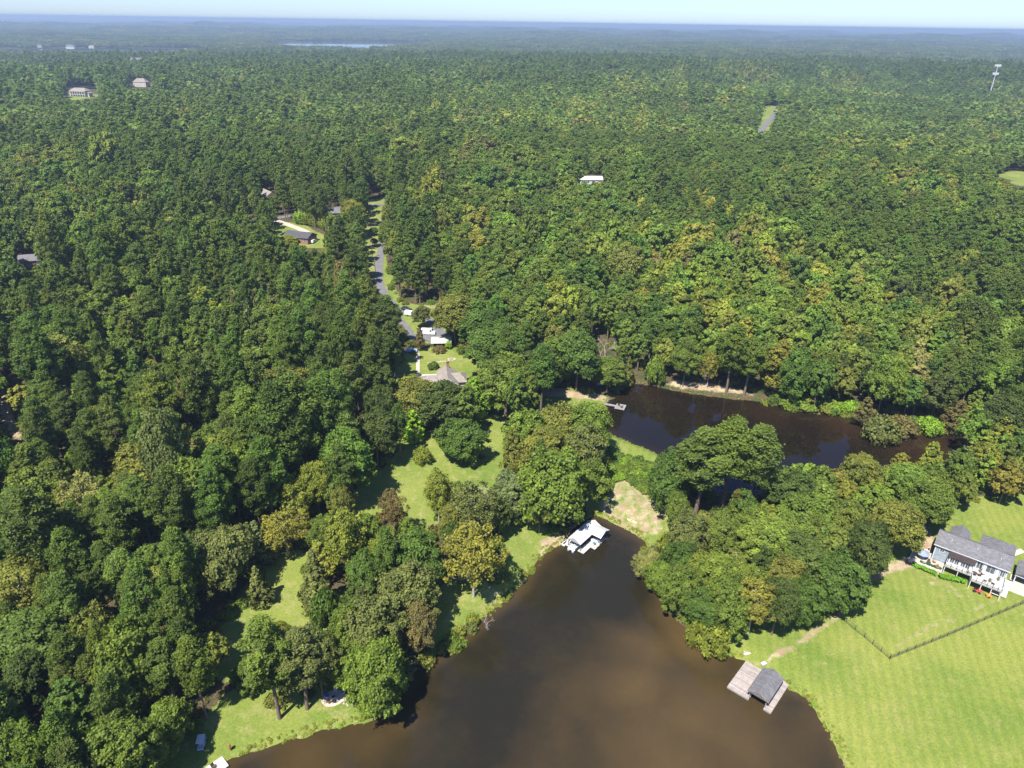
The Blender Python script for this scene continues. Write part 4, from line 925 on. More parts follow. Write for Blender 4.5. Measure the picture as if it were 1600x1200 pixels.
# ---- shore lawn, bottom left
px_, py_, pz_ = G(521, 1091)
e = empty("fire_pit_patio", (px_, py_, pz_), math.radians(22), "round pale paved patio with brick edge on the shore lawn", "patio")
m = MB(); m.prism([(2.3*math.cos(a), 1.9*math.sin(a)) for a in np.linspace(0, 2*math.pi, 25)[:-1]], -.1, .07); m.build("brick_edge", M['pink_stone'], e)
m = MB(); m.prism([(2.05*math.cos(a), 1.66*math.sin(a)) for a in np.linspace(0, 2*math.pi, 25)[:-1]], .0, .10); m.build("paving", M['concrete'], e)
e = empty("fire_pit", (px_, py_+.1, pz_+.1), .35, "square dark fire pit in the middle of the round patio", "fire pit")
m = MB(); [m.box(*q, 0, .4) for q in ((-.5,.5,-.5,-.35),(-.5,.5,.35,.5),(-.5,-.35,-.35,.35),(.35,.5,-.35,.35))]; m.build("rim", M['concrete'], e); m = MB(); m.box(-.34,.34,-.34,.34,.0,.2); m.build("ash_bed", M['black'], e)
furn_chair((px_-1.25, py_+.25, pz_+.1), 1.4, 'blue', "dark blue chair left of the fire pit on the round patio", wide=.75); furn_chair((px_+.35, py_-1.05, pz_+.1), 3.3, 'black', "black chair below the fire pit on the round patio"); furn_chair((px_-.6, py_-1.2, pz_+.1), 2.6, 'wood', "brown chair at the lower left of the round patio")
furn_chair((px_+1.7, py_+.9, pz_+.1), -1.3, 'greyblue', "grey-blue chair right of the round patio by the stones"); furn_chair((px_+.1, py_+1.5, pz_+.1), .1, 'white', "white chair at the back of the round patio")
rs_ = random.Random(3)
for i in range(14):
    u = 536 + rs_.uniform(0, 16); v = 1080 + rs_.uniform(0, 24); e = empty("stone", G(u, v), rs_.uniform(0,6), "pale rounded stone in the scatter right of the round patio", "stone", "loose stones right of the round patio"); m = MB()
    m.add([(math.cos(a)*rs_.uniform(.16,.3), math.sin(a)*rs_.uniform(.14,.26), 0) for a in np.linspace(0,6.28,8)[:-1]] + [(math.cos(a)*.14, math.sin(a)*.12, .17) for a in np.linspace(0,6.28,8)[:-1]], [tuple(range(7,14))] + [(k, (k+1)%7, 7+(k+1)%7, 7+k) for k in range(7)])
    m.build("stone_body", M['concrete'], e)
keep(521,1091,3.2)
x_, y_, z_ = G(360, 1172); e = empty("carved_bear", (x_, y_, z_), math.radians(-60), "brown carved wooden bear figure on a post on the shore lawn", "statue")
m = MB(); m.tube((0,0,-.2),(0,0,.7),.16,.13,8); m.build("post", M['wood'], e)
m = MB(); m.tube((0,0,.7),(0,0,1.15),.30,.26,10); m.tube((0,0,1.15),(0,0,1.35),.26,.16,10); m.tube((0,0,1.3),(0,0,1.52),.17,.19,10); m.tube((0,0,1.52),(0,0,1.64),.19,.08,10); m.tube((.12,0,1.45),(.30,0,1.42),.08,.05,8)
m.tube((.05,.28,1.2),(.3,.2,.9),.08,.06,6); m.tube((.05,-.28,1.2),(.3,-.2,.9),.08,.06,6); m.tube((-.02,.12,1.6),(-.02,.14,1.72),.05,.04,6); m.tube((-.02,-.12,1.6),(-.02,-.14,1.72),.05,.04,6); m.build("bear_body", M['skin_fur'], e)
dx0, dy0 = at(346, 1182, .5); dx1, dy1 = at(320, 1200, .5); a_ = math.atan2(dy1-dy0, dx1-dx0)
e = empty("shore_dock", (dx0, dy0, 0), a_, "pale plank dock at the bottom edge left of the pond mouth", "dock")
m = MB(); m.box(-.1,5.2,-.0,2.6,.38,.5); m.build("deck", M['deck_pale'], e); m = MB(); posts(m, [(.1,.1),(.1,2.4),(2.8,.1),(2.8,2.5)], -1.5, .37, .1, 6); m.build("piling", M['darkwood'], e)
KEEP_OUT += [(dx0-2, dy0-2, 4)]
furn_chair((dx0+math.cos(a_)*2.0-math.sin(a_)*1.2, dy0+math.sin(a_)*2.0+math.cos(a_)*1.2, .5), 1.0, 'darkwood', "dark chair on the pale plank dock at the bottom edge")
keep(316,1163,3.0); keep(360,1172,1.5)

# ------------------------------------------------------------------ tree and shrub shapes
def nrm(a): return a / np.maximum(np.linalg.norm(a, axis=-1, keepdims=True), 1e-9)
def leaf_quads(r, P, N, size, jit, slim=1.0):
    """one small bent leaf clump (a quad) per point P, facing N with scatter jit"""
    n = len(P)
    N = nrm(N + jit * r.normal(size=(n, 3)))
    T = nrm(np.cross(N, r.normal(size=(n, 3)))); B = np.cross(N, T)
    s = (size * r.uniform(0.65, 1.35, n))[:, None]
    c = [P - T*s*.5 - B*s*.28*slim, P + T*s*.12 - B*s*.5*slim, P + T*s*.5 + B*s*.22*slim + N*s*.12, P - T*s*.1 + B*s*.5*slim]
    return np.stack(c, 1)
def crown(kind, seed, Ht, R, ncl, nsub, nleaf, leaf):
    """leaf quads (n,4,3) and a per-quad value; also clump centres"""
    r = np.random.default_rng(seed)
    cs, rs, flat = [], [], 1.0
    if kind in ('oak', 'dome', 'thin'):
        zc, rz = (0.60*Ht, 0.38*Ht) if kind != 'dome' else (0.50*Ht, 0.46*Ht)
        k1, k2 = r.uniform(0, 6.28, 2)
        for i in range(ncl):
            t = (i + .5)/ncl; z = 1 - 1.62*t; a = i*2.39996 + r.uniform(-.35, .35)
            q = math.sqrt(max(0, 1 - z*z)); rc = R*r.uniform(.15, .33)*(1.0 if z > -.2 else .8)
            wob = 1 + .17*math.sin(2*a + k1) + .14*math.sin(3*a + k2)
            m = r.uniform(.70, 1.14) * wob
            cs.append((q*math.cos(a)*(R - rc)*m, q*math.sin(a)*(R - rc)*m, zc + z*(rz - rc*.8)*r.uniform(.78, 1.12)*(1 + .12*math.sin(a*2 + k2)))); rs.append(rc)
        for i in range(ncl//4):
            v = r.normal(size=3); v /= np.linalg.norm(v); rc = R*.3
            cs.append((v[0]*R*.4, v[1]*R*.4, zc + v[2]*rz*.4)); rs.append(rc)
        flat = .82
    elif kind == 'pine':
        for i in range(ncl):
            t = (i + r.uniform(0, .8))/ncl; z = Ht*(.44 + .53*t)
            Rz = R*(.55 + .50*math.sin(math.pi*min(1, .12 + .8*t)))*(1 - .62*t**4)
            a = i*2.39996 + r.uniform(-.5, .5); rc = R*r.uniform(.20, .36)
            rad = max(0, Rz - rc)*math.sqrt(r.uniform(.25, 1.0)) * r.choice([1, 1, 1, .55])
            cs.append((rad*math.cos(a), rad*math.sin(a), z)); rs.append(rc)
        flat = .60
    elif kind in ('gum', 'narrow', 'cedar'):
        pw = {'gum': .58, 'narrow': .45, 'cedar': .95}[kind]
        zb = {'gum': .20, 'narrow': .08, 'cedar': .04}[kind]
        for i in range(ncl):
            t = ((i + r.uniform(0, 1))/ncl)**1.15; z = Ht*(zb + (.97 - zb)*t)
            Rz = R*((1 - t)**pw*.92 + .08)*(min(1, .55 + 3*t))
            a = i*2.39996 + r.uniform(-.5, .5); rc = max(R*.12, Rz*r.uniform(.24, .42))
            rad = max(0, Rz - rc*.8)*(r.uniform(.45, 1.3) if kind == 'gum' else r.uniform(.75, 1.12))
            cs.append((rad*math.cos(a), rad*math.sin(a), z)); rs.append(rc)
        flat = .85 if kind != 'cedar' else 1.2
    elif kind == 'shrub':
        for i in range(ncl):
            t = (i + .5)/ncl; z = 1 - .95*t; a = i*2.39996 + r.uniform(-.4, .4); q = math.sqrt(max(0, 1 - z*z))
            rc = R*r.uniform(.28, .42); m = r.uniform(.8, 1.1)
            cs.append((q*math.cos(a)*(R - rc)*m, q*math.sin(a)*(R - rc)*m, Ht*.28 + z*(Ht*.72 - rc*.7))); rs.append(rc)
        flat = .8
    elif kind == 'cane':
        for i in range(ncl):
            a = r.uniform(0, 6.28); rad = R*math.sqrt(r.uniform(0, 1)); h = Ht*r.uniform(.6, 1)
            for zz in np.linspace(.35, 1, 4):
                cs.append((rad*math.cos(a)*(.5 + .6*zz), rad*math.sin(a)*(.5 + .6*zz), h*zz)); rs.append(R*.16)
        flat = 1.6
    cs = np.array(cs); rs = np.array(rs); n = len(cs)
    cen = np.array([0, 0, cs[:, 2].mean() - .18*np.ptp(cs[:, 2])])
    outd = nrm(cs - cen)
    d = nrm(r.normal(size=(n, nsub, 3)) + .85*outd[:, None] + np.array([0, 0, .45]))
    sp = cs[:, None] + d*rs[:, None, None]*r.uniform(.72, 1.05, (n, nsub, 1))*np.array([1, 1, flat])
    sr = rs[:, None]*(.34 if nsub > 5 else .5)
    lp = sp[:, :, None] + r.normal(size=(n, nsub, nleaf, 3))*sr[:, :, None, None]*.62
    sout = nrm(lp - sp[:, :, None])
    N = .55*d[:, :, None] + .35*sout + .45*outd[:, None, None] + np.array([0, 0, .25])
    jit, slim = {'pine': (.85, .5), 'cedar': (.55, .7), 'cane': (.6, .35)}.get(kind, (.60, .85))
    Q = leaf_quads(r, lp.reshape(-1, 3), nrm(N.reshape(-1, 3)), leaf, jit, slim)
    lv = (.45*r.uniform(0, 1, n)[:, None, None] + .30*r.uniform(0, 1, (n, nsub))[:, :, None] + .25*r.uniform(0, 1, (n, nsub, nleaf)))
    return Q, lv.ravel(), cs, rs
def quad_mesh(name, Q, lv, mat):
    me = bpy.data.meshes.new(name); n = len(Q)
    me.vertices.add(n*4); me.vertices.foreach_set("co", Q.reshape(-1).astype(np.float32))
    me.loops.add(n*4); me.loops.foreach_set("vertex_index", np.arange(n*4, dtype=np.int32))
    me.polygons.add(n); me.polygons.foreach_set("loop_start", (np.arange(n)*4).astype(np.int32))
    me.update(calc_edges=True)
    me.attributes.new("lv", 'FLOAT', 'FACE').data.foreach_set("value", lv.astype(np.float32))
    me.materials.append(mat); return me
def trunk_mesh(name, kind, seed, Ht, cs, mat, r0=None):
    r = random.Random(seed); mb = MB()
    r0 = r0 or Ht*.016
    top = {'pine': .95, 'oak': .70, 'dome': .7, 'thin': .82, 'gum': .9, 'narrow': .9, 'cedar': .92, 'shrub': .5, 'cane': .4}[kind]*Ht
    p = Vector((0, 0, -0.8)); n = 5; bend = Vector((r.uniform(-1, 1), r.uniform(-1, 1), 0))*Ht*.006
    pts = []
    for i in range(n + 1):
        t = i/n; pts.append(Vector((0, 0, -.8 + (top + .8)*t)) + bend*math.sin(t*3)*2)
    for i in range(n):
        mb.tube(pts[i], pts[i+1], r0*(1.15 - .85*i/n), r0*(1.15 - .85*(i+1)/n), 6, False)
    for k in range(0, len(cs), {'pine': 2, 'thin': 1}.get(kind, 3)):
        c = Vector(cs[k]); zt = max(Ht*.18, min(top*.97, c.z - (.10 if kind == 'pine' else .35)*math.hypot(c.x, c.y) - .3))
        t = (zt + .8)/(top + .8)*n; i = min(n - 1, int(t)); a = pts[i].lerp(pts[i+1], t - i)
        m = a.lerp(c, .5) + Vector((0, 0, -.04*Ht))
        mb.tube(a, m, r0*.34, r0*.22, 4, False); mb.tube(m, c, r0*.22, r0*.07, 4, False)
    me = bpy.data.meshes.new(name); me.from_pydata(mb.v, [], mb.f); me.update()
    me.materials.append(mat)
    for q in me.polygons: q.use_smooth = True
    return me
def bare_mesh(name, seed, Ht, mat, spread=.5):
    r = random.Random(seed); mb = MB()
    def grow(p, d, L, rad, dep):
        q = p + d*L; mb.tube(p, q, rad, rad*.62, 5, False)
        if dep == 0 or rad < .02: return
        for _ in range(r.choice([2, 3, 3])):
            nd = (d + Vector((r.gauss(0, spread), r.gauss(0, spread), r.gauss(.15, .3)))).normalized()
            grow(q if r.random() < .6 else p.lerp(q, .6), nd, L*r.uniform(.55, .8), rad*.62, dep - 1)
    grow(Vector((0, 0, -.5)), Vector((.03, .02, 1)).normalized(), Ht*.36, Ht*.016, 5)
    me = bpy.data.meshes.new(name); me.from_pydata(mb.v, [], mb.f); me.update(); me.materials.append(mat); return me
# near shapes: reference height and radius per kind
DIM = {'oak': (15., 5.0), 'dome': (13., 5.0), 'thin': (15., 4.8), 'pine': (24., 4.2), 'gum': (16., 4.0), 'narrow': (9., 2.1), 'cedar': (9., 2.5), 'shrub': (2.4, 2.0), 'cane': (7., 2.6)}
PROTO = {}
for kind, nv, args in [('oak', 7, (74, 12, 21, .36)), ('pine', 5, (54, 12, 25, .42)), ('dome', 5, (78, 12, 21, .36)), ('thin', 4, (58, 9, 13, .36)), ('gum', 4, (60, 10, 22, .35)), ('narrow', 2, (44, 7, 14, .34)),
                       ('cedar', 2, (54, 7, 14, .32)), ('shrub', 3, (22, 8, 12, .26)), ('cane', 2, (26, 6, 8, .45))]:
    PROTO[kind] = []
    for i in range(nv):
        Ht, Rr = DIM[kind]
        Q, lv, cs, rs = crown(kind, 100 + i*7 + len(kind), Ht, Rr, *args)
        PROTO[kind].append((quad_mesh(kind + "_crown", Q, lv, M['foliage']), trunk_mesh(kind + "_trunk", kind, i + 3, Ht, cs, M['bare'] if kind == 'thin' else M['bark'], Ht*(.012 if kind == 'pine' else .016) if kind != 'shrub' else .05)))
PAL = {  # leaf reflectance
 'pine': (.046, .078, .020), 'pine2': (.060, .094, .026), 'dark': (.040, .062, .020), 'deep': (.046, .086, .022), 'mid': (.066, .102, .024), 'fresh': (.076, .121, .026),
 'olive': (.090, .108, .030), 'grey': (.076, .098, .040), 'blue': (.076, .108, .060), 'yg': (.102, .132, .028), 'gold': (.118, .128, .032), 'yellow': (.140, .152, .034),
 'lime': (.125, .230, .022), 'bright': (.105, .190, .028), 'rust': (.096, .084, .044), 'brown': (.084, .082, .042), 'pale': (.118, .136, .060)}
CWORD = {'pine': 'dark green', 'pine2': 'green', 'dark': 'very dark green', 'deep': 'deep green', 'mid': 'mid green', 'fresh': 'fresh green', 'olive': 'olive green', 'grey': 'grey-green',
 'blue': 'blue-green', 'yg': 'yellow-green', 'gold': 'golden', 'yellow': 'yellow', 'lime': 'bright lime green', 'bright': 'light green', 'rust': 'rusty', 'brown': 'brownish', 'pale': 'pale green'}
KNAME = {'oak': ('broadleaf_tree', 'broadleaf tree', 'tree'), 'dome': ('broadleaf_tree', 'low-crowned tree', 'tree'), 'thin': ('broadleaf_tree', 'thin-leaved tree', 'tree'), 'pine': ('pine_tree', 'pine', 'pine tree'), 'gum': ('broadleaf_tree', 'tapering tree', 'tree'),
         'narrow': ('broadleaf_tree', 'narrow young tree', 'tree'), 'cedar': ('cedar_tree', 'cedar', 'conifer'), 'shrub': ('shrub', 'rounded shrub', 'shrub'), 'cane': ('cane_clump', 'clump of tall cane', 'bamboo')}
for _k in PAL: PAL[_k] = tuple(min(.5, q*m_) for q, m_ in zip(PAL[_k], (2.02, 1.86, 1.20)))
# hand-placed: base u, base v, top v, width px, kind, colour, [label]
HAND = [
 (722,724,655,64,'dome','deep','dense round green tree alone in the middle of the big lawn'),
 (661,724,700,28,'shrub','yg','round yellow-green bush on the lawn left of the lone round tree'),
 (647,692,640,31,'narrow','lime','narrow bright lime tree at the top edge of the big lawn'),
 (690,672,600,84,'oak','dark','wide dark tree behind the lone lawn tree, below the brown-roofed house'),
 (655,668,590,66,'oak','olive','olive tree covering the front of the brown-roofed house'),
 (596,690,606,58,'oak','dark','dark tree at the top left corner of the big lawn'),
 (590,728,645,66,'oak','dark','dark tree shading the upper left edge of the big lawn'),
 (742,660,588,46,'gum','bright','light green tree right of the brown-roofed house'),
 (790,652,556,84,'oak','mid','large tree right of the light green tree, above the big lawn'),
 (775,590,512,90,'oak','deep','large deep green tree behind the right side of the house yard'),
 (836,620,548,70,'oak','dark','dark tree at the left end of the north lawn'),
 (862,608,530,50,'gum','fresh','slender fresh green tree above the north lawn'),
 (900,612,520,74,'oak','deep','broad green tree above the north lawn beside the play things'),
 (948,612,560,54,'oak','mid','tree leaning over the corner of the upper pond by its small dock'),
 (815,655,625,32,'cedar','blue','small blue-green conifer at the left end of the north lawn'),
 (820,735,640,74,'dome','fresh','tree at the top of the clump between the big lawn and the upper pond'),
 (872,728,634,84,'dome','olive','olive tree in the clump left of the upper pond'),
 (915,728,628,70,'oak','fresh','tree overhanging the left shore of the upper pond'),
 (905,775,668,76,'dome','grey','grey-green tree above the concrete ramp'),
 (850,765,670,80,'oak','olive','olive tree in the middle of the clump left of the ramp'),
 (800,758,668,38,'gum','olive','olive tapering tree on the right edge of the big lawn'),
 (862,825,700,100,'dome','fresh','large fresh green tree just behind the white boathouse'),
 (916,796,712,56,'oak','mid','tree between the white boathouse and the concrete ramp'),
 (797,818,740,58,'oak','blue','grey-blue tree left of the large tree behind the boathouse'),
 (842,832,760,50,'oak','olive','olive tree between the grey-blue tree and the boathouse'),
 (686,820,735,46,'thin','yg','yellow-green tapering tree at the bottom of the big lawn'),
 (738,858,752,66,'thin','grey','grey-green tree with bare limbs below the big lawn'),
 (705,872,790,46,'pine','olive','olive pine left of the golden tree by the pond'),
 (617,845,765,40,'thin','rust','small rusty-topped tree in front of the big lawn'),
 (740,932,822,90,'thin','gold','golden autumn tree beside the narrow lawn by the lower pond'),
 (655,925,832,84,'dome','deep','big blue-green tree left of the golden tree'),
 (600,905,840,60,'thin','yg','yellow-green tree left of the big blue-green tree'),
 (545,905,800,66,'thin','yg','tall yellow-green tree with a bare top left of the clump'),
 (575,950,865,56,'oak','deep','deep green tree between the yellow-green tree and the grove'),
 (500,958,862,66,'cedar','grey','tall leaning grey-green tree at the right side of the inner lawn'),
 (512,985,925,44,'shrub','deep','deep green bush at the right tip of the inner lawn'),
 (640,990,885,90,'dome','grey','grey-green tree in the grove above the pond bank'),
 (590,1040,928,92,'dome','grey','wide grey-green tree in the grove left of the pond bank'),
 (655,1028,945,60,'oak','brown','brownish tree on the bank of the lower pond'),
 (614,985,932,26,'narrow','yellow','small yellow tree inside the grove above the pond bank'),
 (552,1040,945,60,'oak','mid','mid green tree on the left side of the grove'),
 (595,1112,1008,94,'dome','fresh','fresh yellow-green tree overhanging the pond right of the fire pit'),
 (548,1072,1005,60,'oak','mid','tree just above the fire pit patio'),
 (437,1122,968,86,'pine','mid','tall pine with a bare lower trunk on the shore lawn'),
 (480,1108,985,84,'pine','grey','grey-green pine right of the tall shore pine'),
 (505,1088,985,56,'oak','grey','grey-green tree between the pines and the fire pit'),
 (452,1092,1010,60,'oak','deep','deep green tree in the shade behind the shore pines'),
 (408,944,886,46,'cedar','grey','squat grey-green conifer alone on the inner lawn'),
 (362,930,832,92,'oak','grey','wide grey-green tree above the squat conifer'),
 (318,925,840,76,'oak','dark','dark tree left of the wide grey-green tree'),
 (408,880,815,50,'cedar','blue','blue-green conifer above the squat conifer'),
 (1085,806,672,92,'pine','pine2','tall round-topped pine with a bare trunk above the clearing'),
 (1128,790,655,80,'pine','mid','tall pine standing against the upper pond, left of its twin'),
 (1168,800,664,74,'pine','pine2','tall pine standing against the upper pond, right of its twin'),
 (1042,800,705,66,'dome','deep','green tree at the right edge of the clearing between the ponds'),
 (1052,838,770,40,'oak','mid','small tree at the lower right edge of the clearing'),
 (1070,885,800,62,'dome','grey','grey-green tree above the right bank of the lower pond'),
 (1012,905,862,46,'dome','pale','pale round tree leaning over the narrow arm of the lower pond'),
 (1030,930,880,46,'dome','fresh','fresh green tree below the pale round tree'),
 (1060,955,885,58,'dome','mid','tree on the right bank halfway along the lower pond'),
 (1045,880,835,46,'shrub','yg','yellow-green bush at the head of the lower pond'),
 (1092,985,925,52,'dome','deep','deep green tree on the right bank above the orange shallows'),
 (1168,992,905,62,'thin','gold','golden tree at the lawn edge above the grey-roofed dock'),
 (1130,985,900,70,'dome','mid','green tree left of the golden tree above the dock'),
 (1205,992,905,60,'oak','dark','dark tree right of the golden tree'),
 (1248,977,905,56,'dome','deep','round deep green tree at the corner of the house lawn'),
 (1300,952,868,78,'dome','deep','deep green tree beside the end of the black fence'),
 (1342,905,820,66,'oak','dark','dark tree at the top of the dirt path'),
 (1390,870,790,70,'oak','olive','olive tree left of the blue-grey house'),
 (1440,832,758,66,'oak','mid','tree touching the roof corner of the blue-grey house'),
 (1110,1022,985,50,'shrub','yg','yellow-green bush at the water edge left of the grey-roofed dock'),
 (1085,1008,975,34,'shrub','yg','smaller yellow-green bush hanging over the shallows'),
 (980,602,558,26,'cedar','olive','olive cedar at the top left corner of the upper pond'),
 (1022,600,560,34,'shrub','fresh','fresh green bush on the far bank of the upper pond'),
 (1104,606,548,30,'thin','gold','thin yellow tree on the far bank of the upper pond'),
 (1067,603,528,44,'oak','mid','bushy tree on the bare far bank of the upper pond'),
 (1135,612,505,60,'pine','mid','tall pine right of the thin yellow tree'),
 (1162,618,528,50,'pine','mid','pine at the right end of the bare far bank'),
 (1372,690,655,58,'shrub','grey','grey-green bush on the spit in the upper pond'),
 (1408,676,655,50,'shrub','brown','brownish bush on the spit in the upper pond'),
 (1450,676,655,40,'shrub','bright','light green bush where the upper pond narrows'),
 (1345,668,620,36,'gum','brown','small brown tree at the shore beside the spit'),
 (1488,672,625,44,'gum','brown','brown leafless-looking tree above the far tip of the upper pond'),
 (1440,760,690,50,'gum','yg','yellow-green tree standing in front of the far tip of the upper pond'),
 (1400,750,708,40,'gum','gold','small golden tree below the upper pond'),
 (712,538,462,64,'oak','olive','large olive tree right of the white van and canopy roof'),
 (758,562,482,70,'oak','deep','deep green tree right of the house yard'),
 (660,512,478,28,'oak','grey','small grey-green tree between the road and the white van'),
 (701,545,533,11,'shrub','lime','small bright round bush beside the white canopy roof'),
 (720,553,541,13,'shrub','mid','small round bush right of the bright bush by the canopy'),
 (686,550,541,22,'shrub','brown','brownish flower bush in front of the canopy roof'),
 (677,576,566,18,'shrub','deep','low dark bush behind the brown-roofed house'),
 (657,548,512,18,'gum','brown','thin brown tree left of the canopy roof'),
 (608,545,462,46,'pine','pine','tall dark pine left of the road junction'),
 (600,575,475,64,'pine','dark','tall dark pine left of the house yard, trunk showing'),
 (609,398,345,28,'oak','mid','tree overhanging the right side of the road below the corridor'),
 (611,362,318,24,'oak','olive','olive tree overhanging the road higher up the corridor'),
 (452,390,368,34,'oak','yg','yellow-green tree in front of the dark-roofed house'),
 (518,420,388,40,'oak','yg','yellow-green tree left of the road corridor'),
 (555,368,312,34,'oak','gold','golden-green round tree above the cane thicket'),
 (563,438,370,34,'pine','pine','dark pine left of the road below the corridor'),
 (585,385,372,12,'oak','dark','small dark tree standing in the grassy corridor'),
 (584,368,355,14,'oak','deep','small tree higher up the grassy corridor'),
 (463,655,575,76,'thin','olive','large yellowing tree with bare limbs in the left wood'),
 (425,640,580,50,'oak','olive','olive-gold tree left of the large yellowing tree'),
 (240,800,700,90,'oak','olive','wide olive tree in the middle of the left wood'),
 (155,850,740,64,'thin','pale','pale feathery tree in the lower left wood'),
 (60,985,880,90,'thin','olive','large olive-gold tree near the left edge'),
 (470,820,745,64,'thin','yg','yellow-green tree left of the big lawn'),
 (450,870,800,62,'thin','gold','golden-leaved tree in the lower left wood edge'),
 (515,880,805,44,'oak','mid','mid green tree between the yellow-green trees left of the lawn'),
 (538,838,760,40,'thin','olive','olive tree at the lower left corner of the big lawn'),
 (500,805,720,52,'oak','yg','yellow-green tree above the golden-leaved tree'),
]
# patches of leaf colour in the woods (pixel x, y, radius, colour)
ACC = [(20,770,30,'olive'),(100,740,40,'dark'),(395,720,40,'fresh'),(330,800,40,'deep'),(440,690,30,'brown'),(230,410,26,'brown'),(400,480,40,'grey'),(520,440,24,'brown'),
 (95,235,34,'olive'),(60,250,30,'gold'),(140,235,30,'yg'),(25,250,20,'rust'),(20,185,16,'yg'),(165,215,10,'bright'),(70,310,20,'yg'),(150,340,24,'yg'),(290,170,26,'gold'),(205,330,20,'pale'),
 (670,275,26,'yellow'),(695,290,22,'yg'),(720,335,30,'yg'),(735,370,34,'gold'),(700,350,24,'olive'),(640,310,24,'yg'),(800,255,14,'brown'),(790,280,12,'brown'),(860,445,26,'yg'),(880,480,30,'yg'),(905,560,30,'yg'),(885,530,24,'olive'),
 (700,170,30,'yg'),(730,185,20,'rust'),(780,175,26,'gold'),(820,180,20,'yg'),(870,195,26,'yg'),(900,170,26,'gold'),(780,205,14,'gold'),(730,250,16,'rust'),(905,200,16,'rust'),
 (1010,180,30,'yg'),(1000,200,20,'gold'),(980,130,30,'yg'),(940,160,20,'gold'),(1050,120,30,'yg'),(1120,110,30,'yg'),(1180,115,34,'gold'),(1210,115,20,'yg'),(1300,125,34,'yg'),(1330,130,20,'gold'),(1070,165,14,'rust'),
 (1005,180,16,'yellow'),(1040,200,14,'gold'),(1160,280,14,'yellow'),(1095,310,20,'gold'),(1110,320,16,'yellow'),(1135,335,14,'yellow'),(1225,270,12,'yellow'),(1370,290,18,'yg'),(1430,275,14,'yellow'),(1440,350,14,'gold'),
 (1480,280,14,'gold'),(1260,215,10,'yellow'),(1410,225,14,'gold'),(1490,330,26,'yg'),(1500,240,18,'yg'),(1530,200,22,'yg'),(1555,220,20,'gold'),(1480,220,20,'olive'),(1420,310,34,'brown'),(1580,170,20,'brown'),
 (1250,440,26,'gold'),(1275,465,24,'gold'),(1130,490,16,'yg'),(1430,415,10,'yellow'),(1590,465,20,'gold'),(1445,560,34,'pale'),(1400,560,24,'yg'),(1330,500,14,'yg'),(1290,590,20,'rust'),(1210,600,18,'brown'),(1490,640,20,'brown'),
 (1190,620,12,'yg'),(1580,650,34,'yg'),(1540,700,30,'yg'),(1560,740,20,'gold'),(950,530,20,'olive'),(970,520,14,'gold'),(1150,540,34,'mid'),(1290,720,40,'olive'),(1340,740,50,'olive'),(1380,720,20,'gold'),(1260,800,60,'mid'),(1100,890,50,'olive'),(1200,870,60,'grey'),
 (480,230,30,'dark'),(350,300,60,'dark'),(520,300,40,'dark'),(200,300,30,'dark'),(700,240,30,'dark'),(600,240,40,'dark'),(1000,230,26,'dark'),(1000,395,10,'yellow'),(1060,240,20,'dark'),(890,430,24,'dark'),(850,490,60,'mid'),(760,520,60,'deep'),(640,430,40,'mid'),(1500,460,60,'olive'),
 (1190,200,14,'dark'),(1170,190,14,'dark'),(1500,740,60,'mid'),(420,400,40,'mid'),(240,560,60,'mid'),(280,640,30,'grey'),(255,700,30,'grey'),(75,640,10,'fresh'),(88,645,10,'bright'),(230,660,20,'pale')]
# ------------------------------------------------------------------ where wood may not hide what the photograph shows
CLEAR = [[(u, v) for u, v in P] for P in list(LAWNS.values())] + [
 [(u, v) for u, v in POND1_PX], [(943,634),(966,618),(972,603),(1035,598),(1080,590),(1130,597),(1190,622),(1260,643),(1310,645),(1350,652),(1380,684),(1408,673),(1510,682),(1492,698),(1478,724),(1430,722),(1445,695),(1420,690),(1400,712),(1385,724),(1370,710),(1345,700),(1310,700),(1240,725),(1200,730),(1195,700),(1160,690),(1145,672),(1120,655),(1095,672),(1105,690),(1060,705),(1050,700),(1020,708),(975,690),(943,674)],
 [(588,402),(598,400),(606,455),(640,482),(672,484),(680,500),(705,528),(735,552),(740,592),(720,600),(650,598),(650,540),(668,515),(625,500),(600,470),(588,440)],
 [(455,348),(500,350),(500,362),(492,382),(470,370),(437,364)], [(1458,850),(1475,822),(1500,808),(1600,850),(1600,930),(1480,920)], [(880,842),(915,808),(950,822),(950,848),(915,870)],
 [(384,343),(399,342),(399,352),(384,352)], [(410,294),(428,294),(428,306),(410,306)], [(903,278),(938,277),(938,283),(903,283)],
 [(1182,206),(1192,182),(1197,165),(1212,165),(1208,184),(1200,206)], [(1556,268),(1640,265),(1640,296),(1590,291)], [(102,132),(150,130),(152,152),(102,154)], [(206,97),(228,96),(228,110),(206,110)], [(204,124),(236,124),(236,138),(204,138)],
 [(34,398),(52,396),(56,418),(38,420)], [(100,72),(140,70),(160,80),(104,86)], [(506,326),(530,323),(530,334),(506,336)], [(1545,96),(1564,96),(1556,140),(1545,140)],
 [(925,590),(945,586),(950,612),(930,614)], [(938,522),(950,522),(950,560),(938,560)], [(0,590),(10,600),(12,640),(36,676),(28,690),(0,660)], [(826,560),(842,560),(842,576),(826,576)],
 [(577,318),(594,316),(592,345),(582,378)], [(935,768),(950,765),(955,785),(935,785)]]
def in_clear(u, v):
    r = np.zeros(np.shape(u), bool)
    for P in CLEAR:
        A = np.asarray(P, float)
        b = (u > A[:, 0].min()) & (u < A[:, 0].max()) & (v > A[:, 1].min()) & (v < A[:, 1].max())
        if b.any():
            r[b] |= inpoly(u[b], v[b], A)
    return r

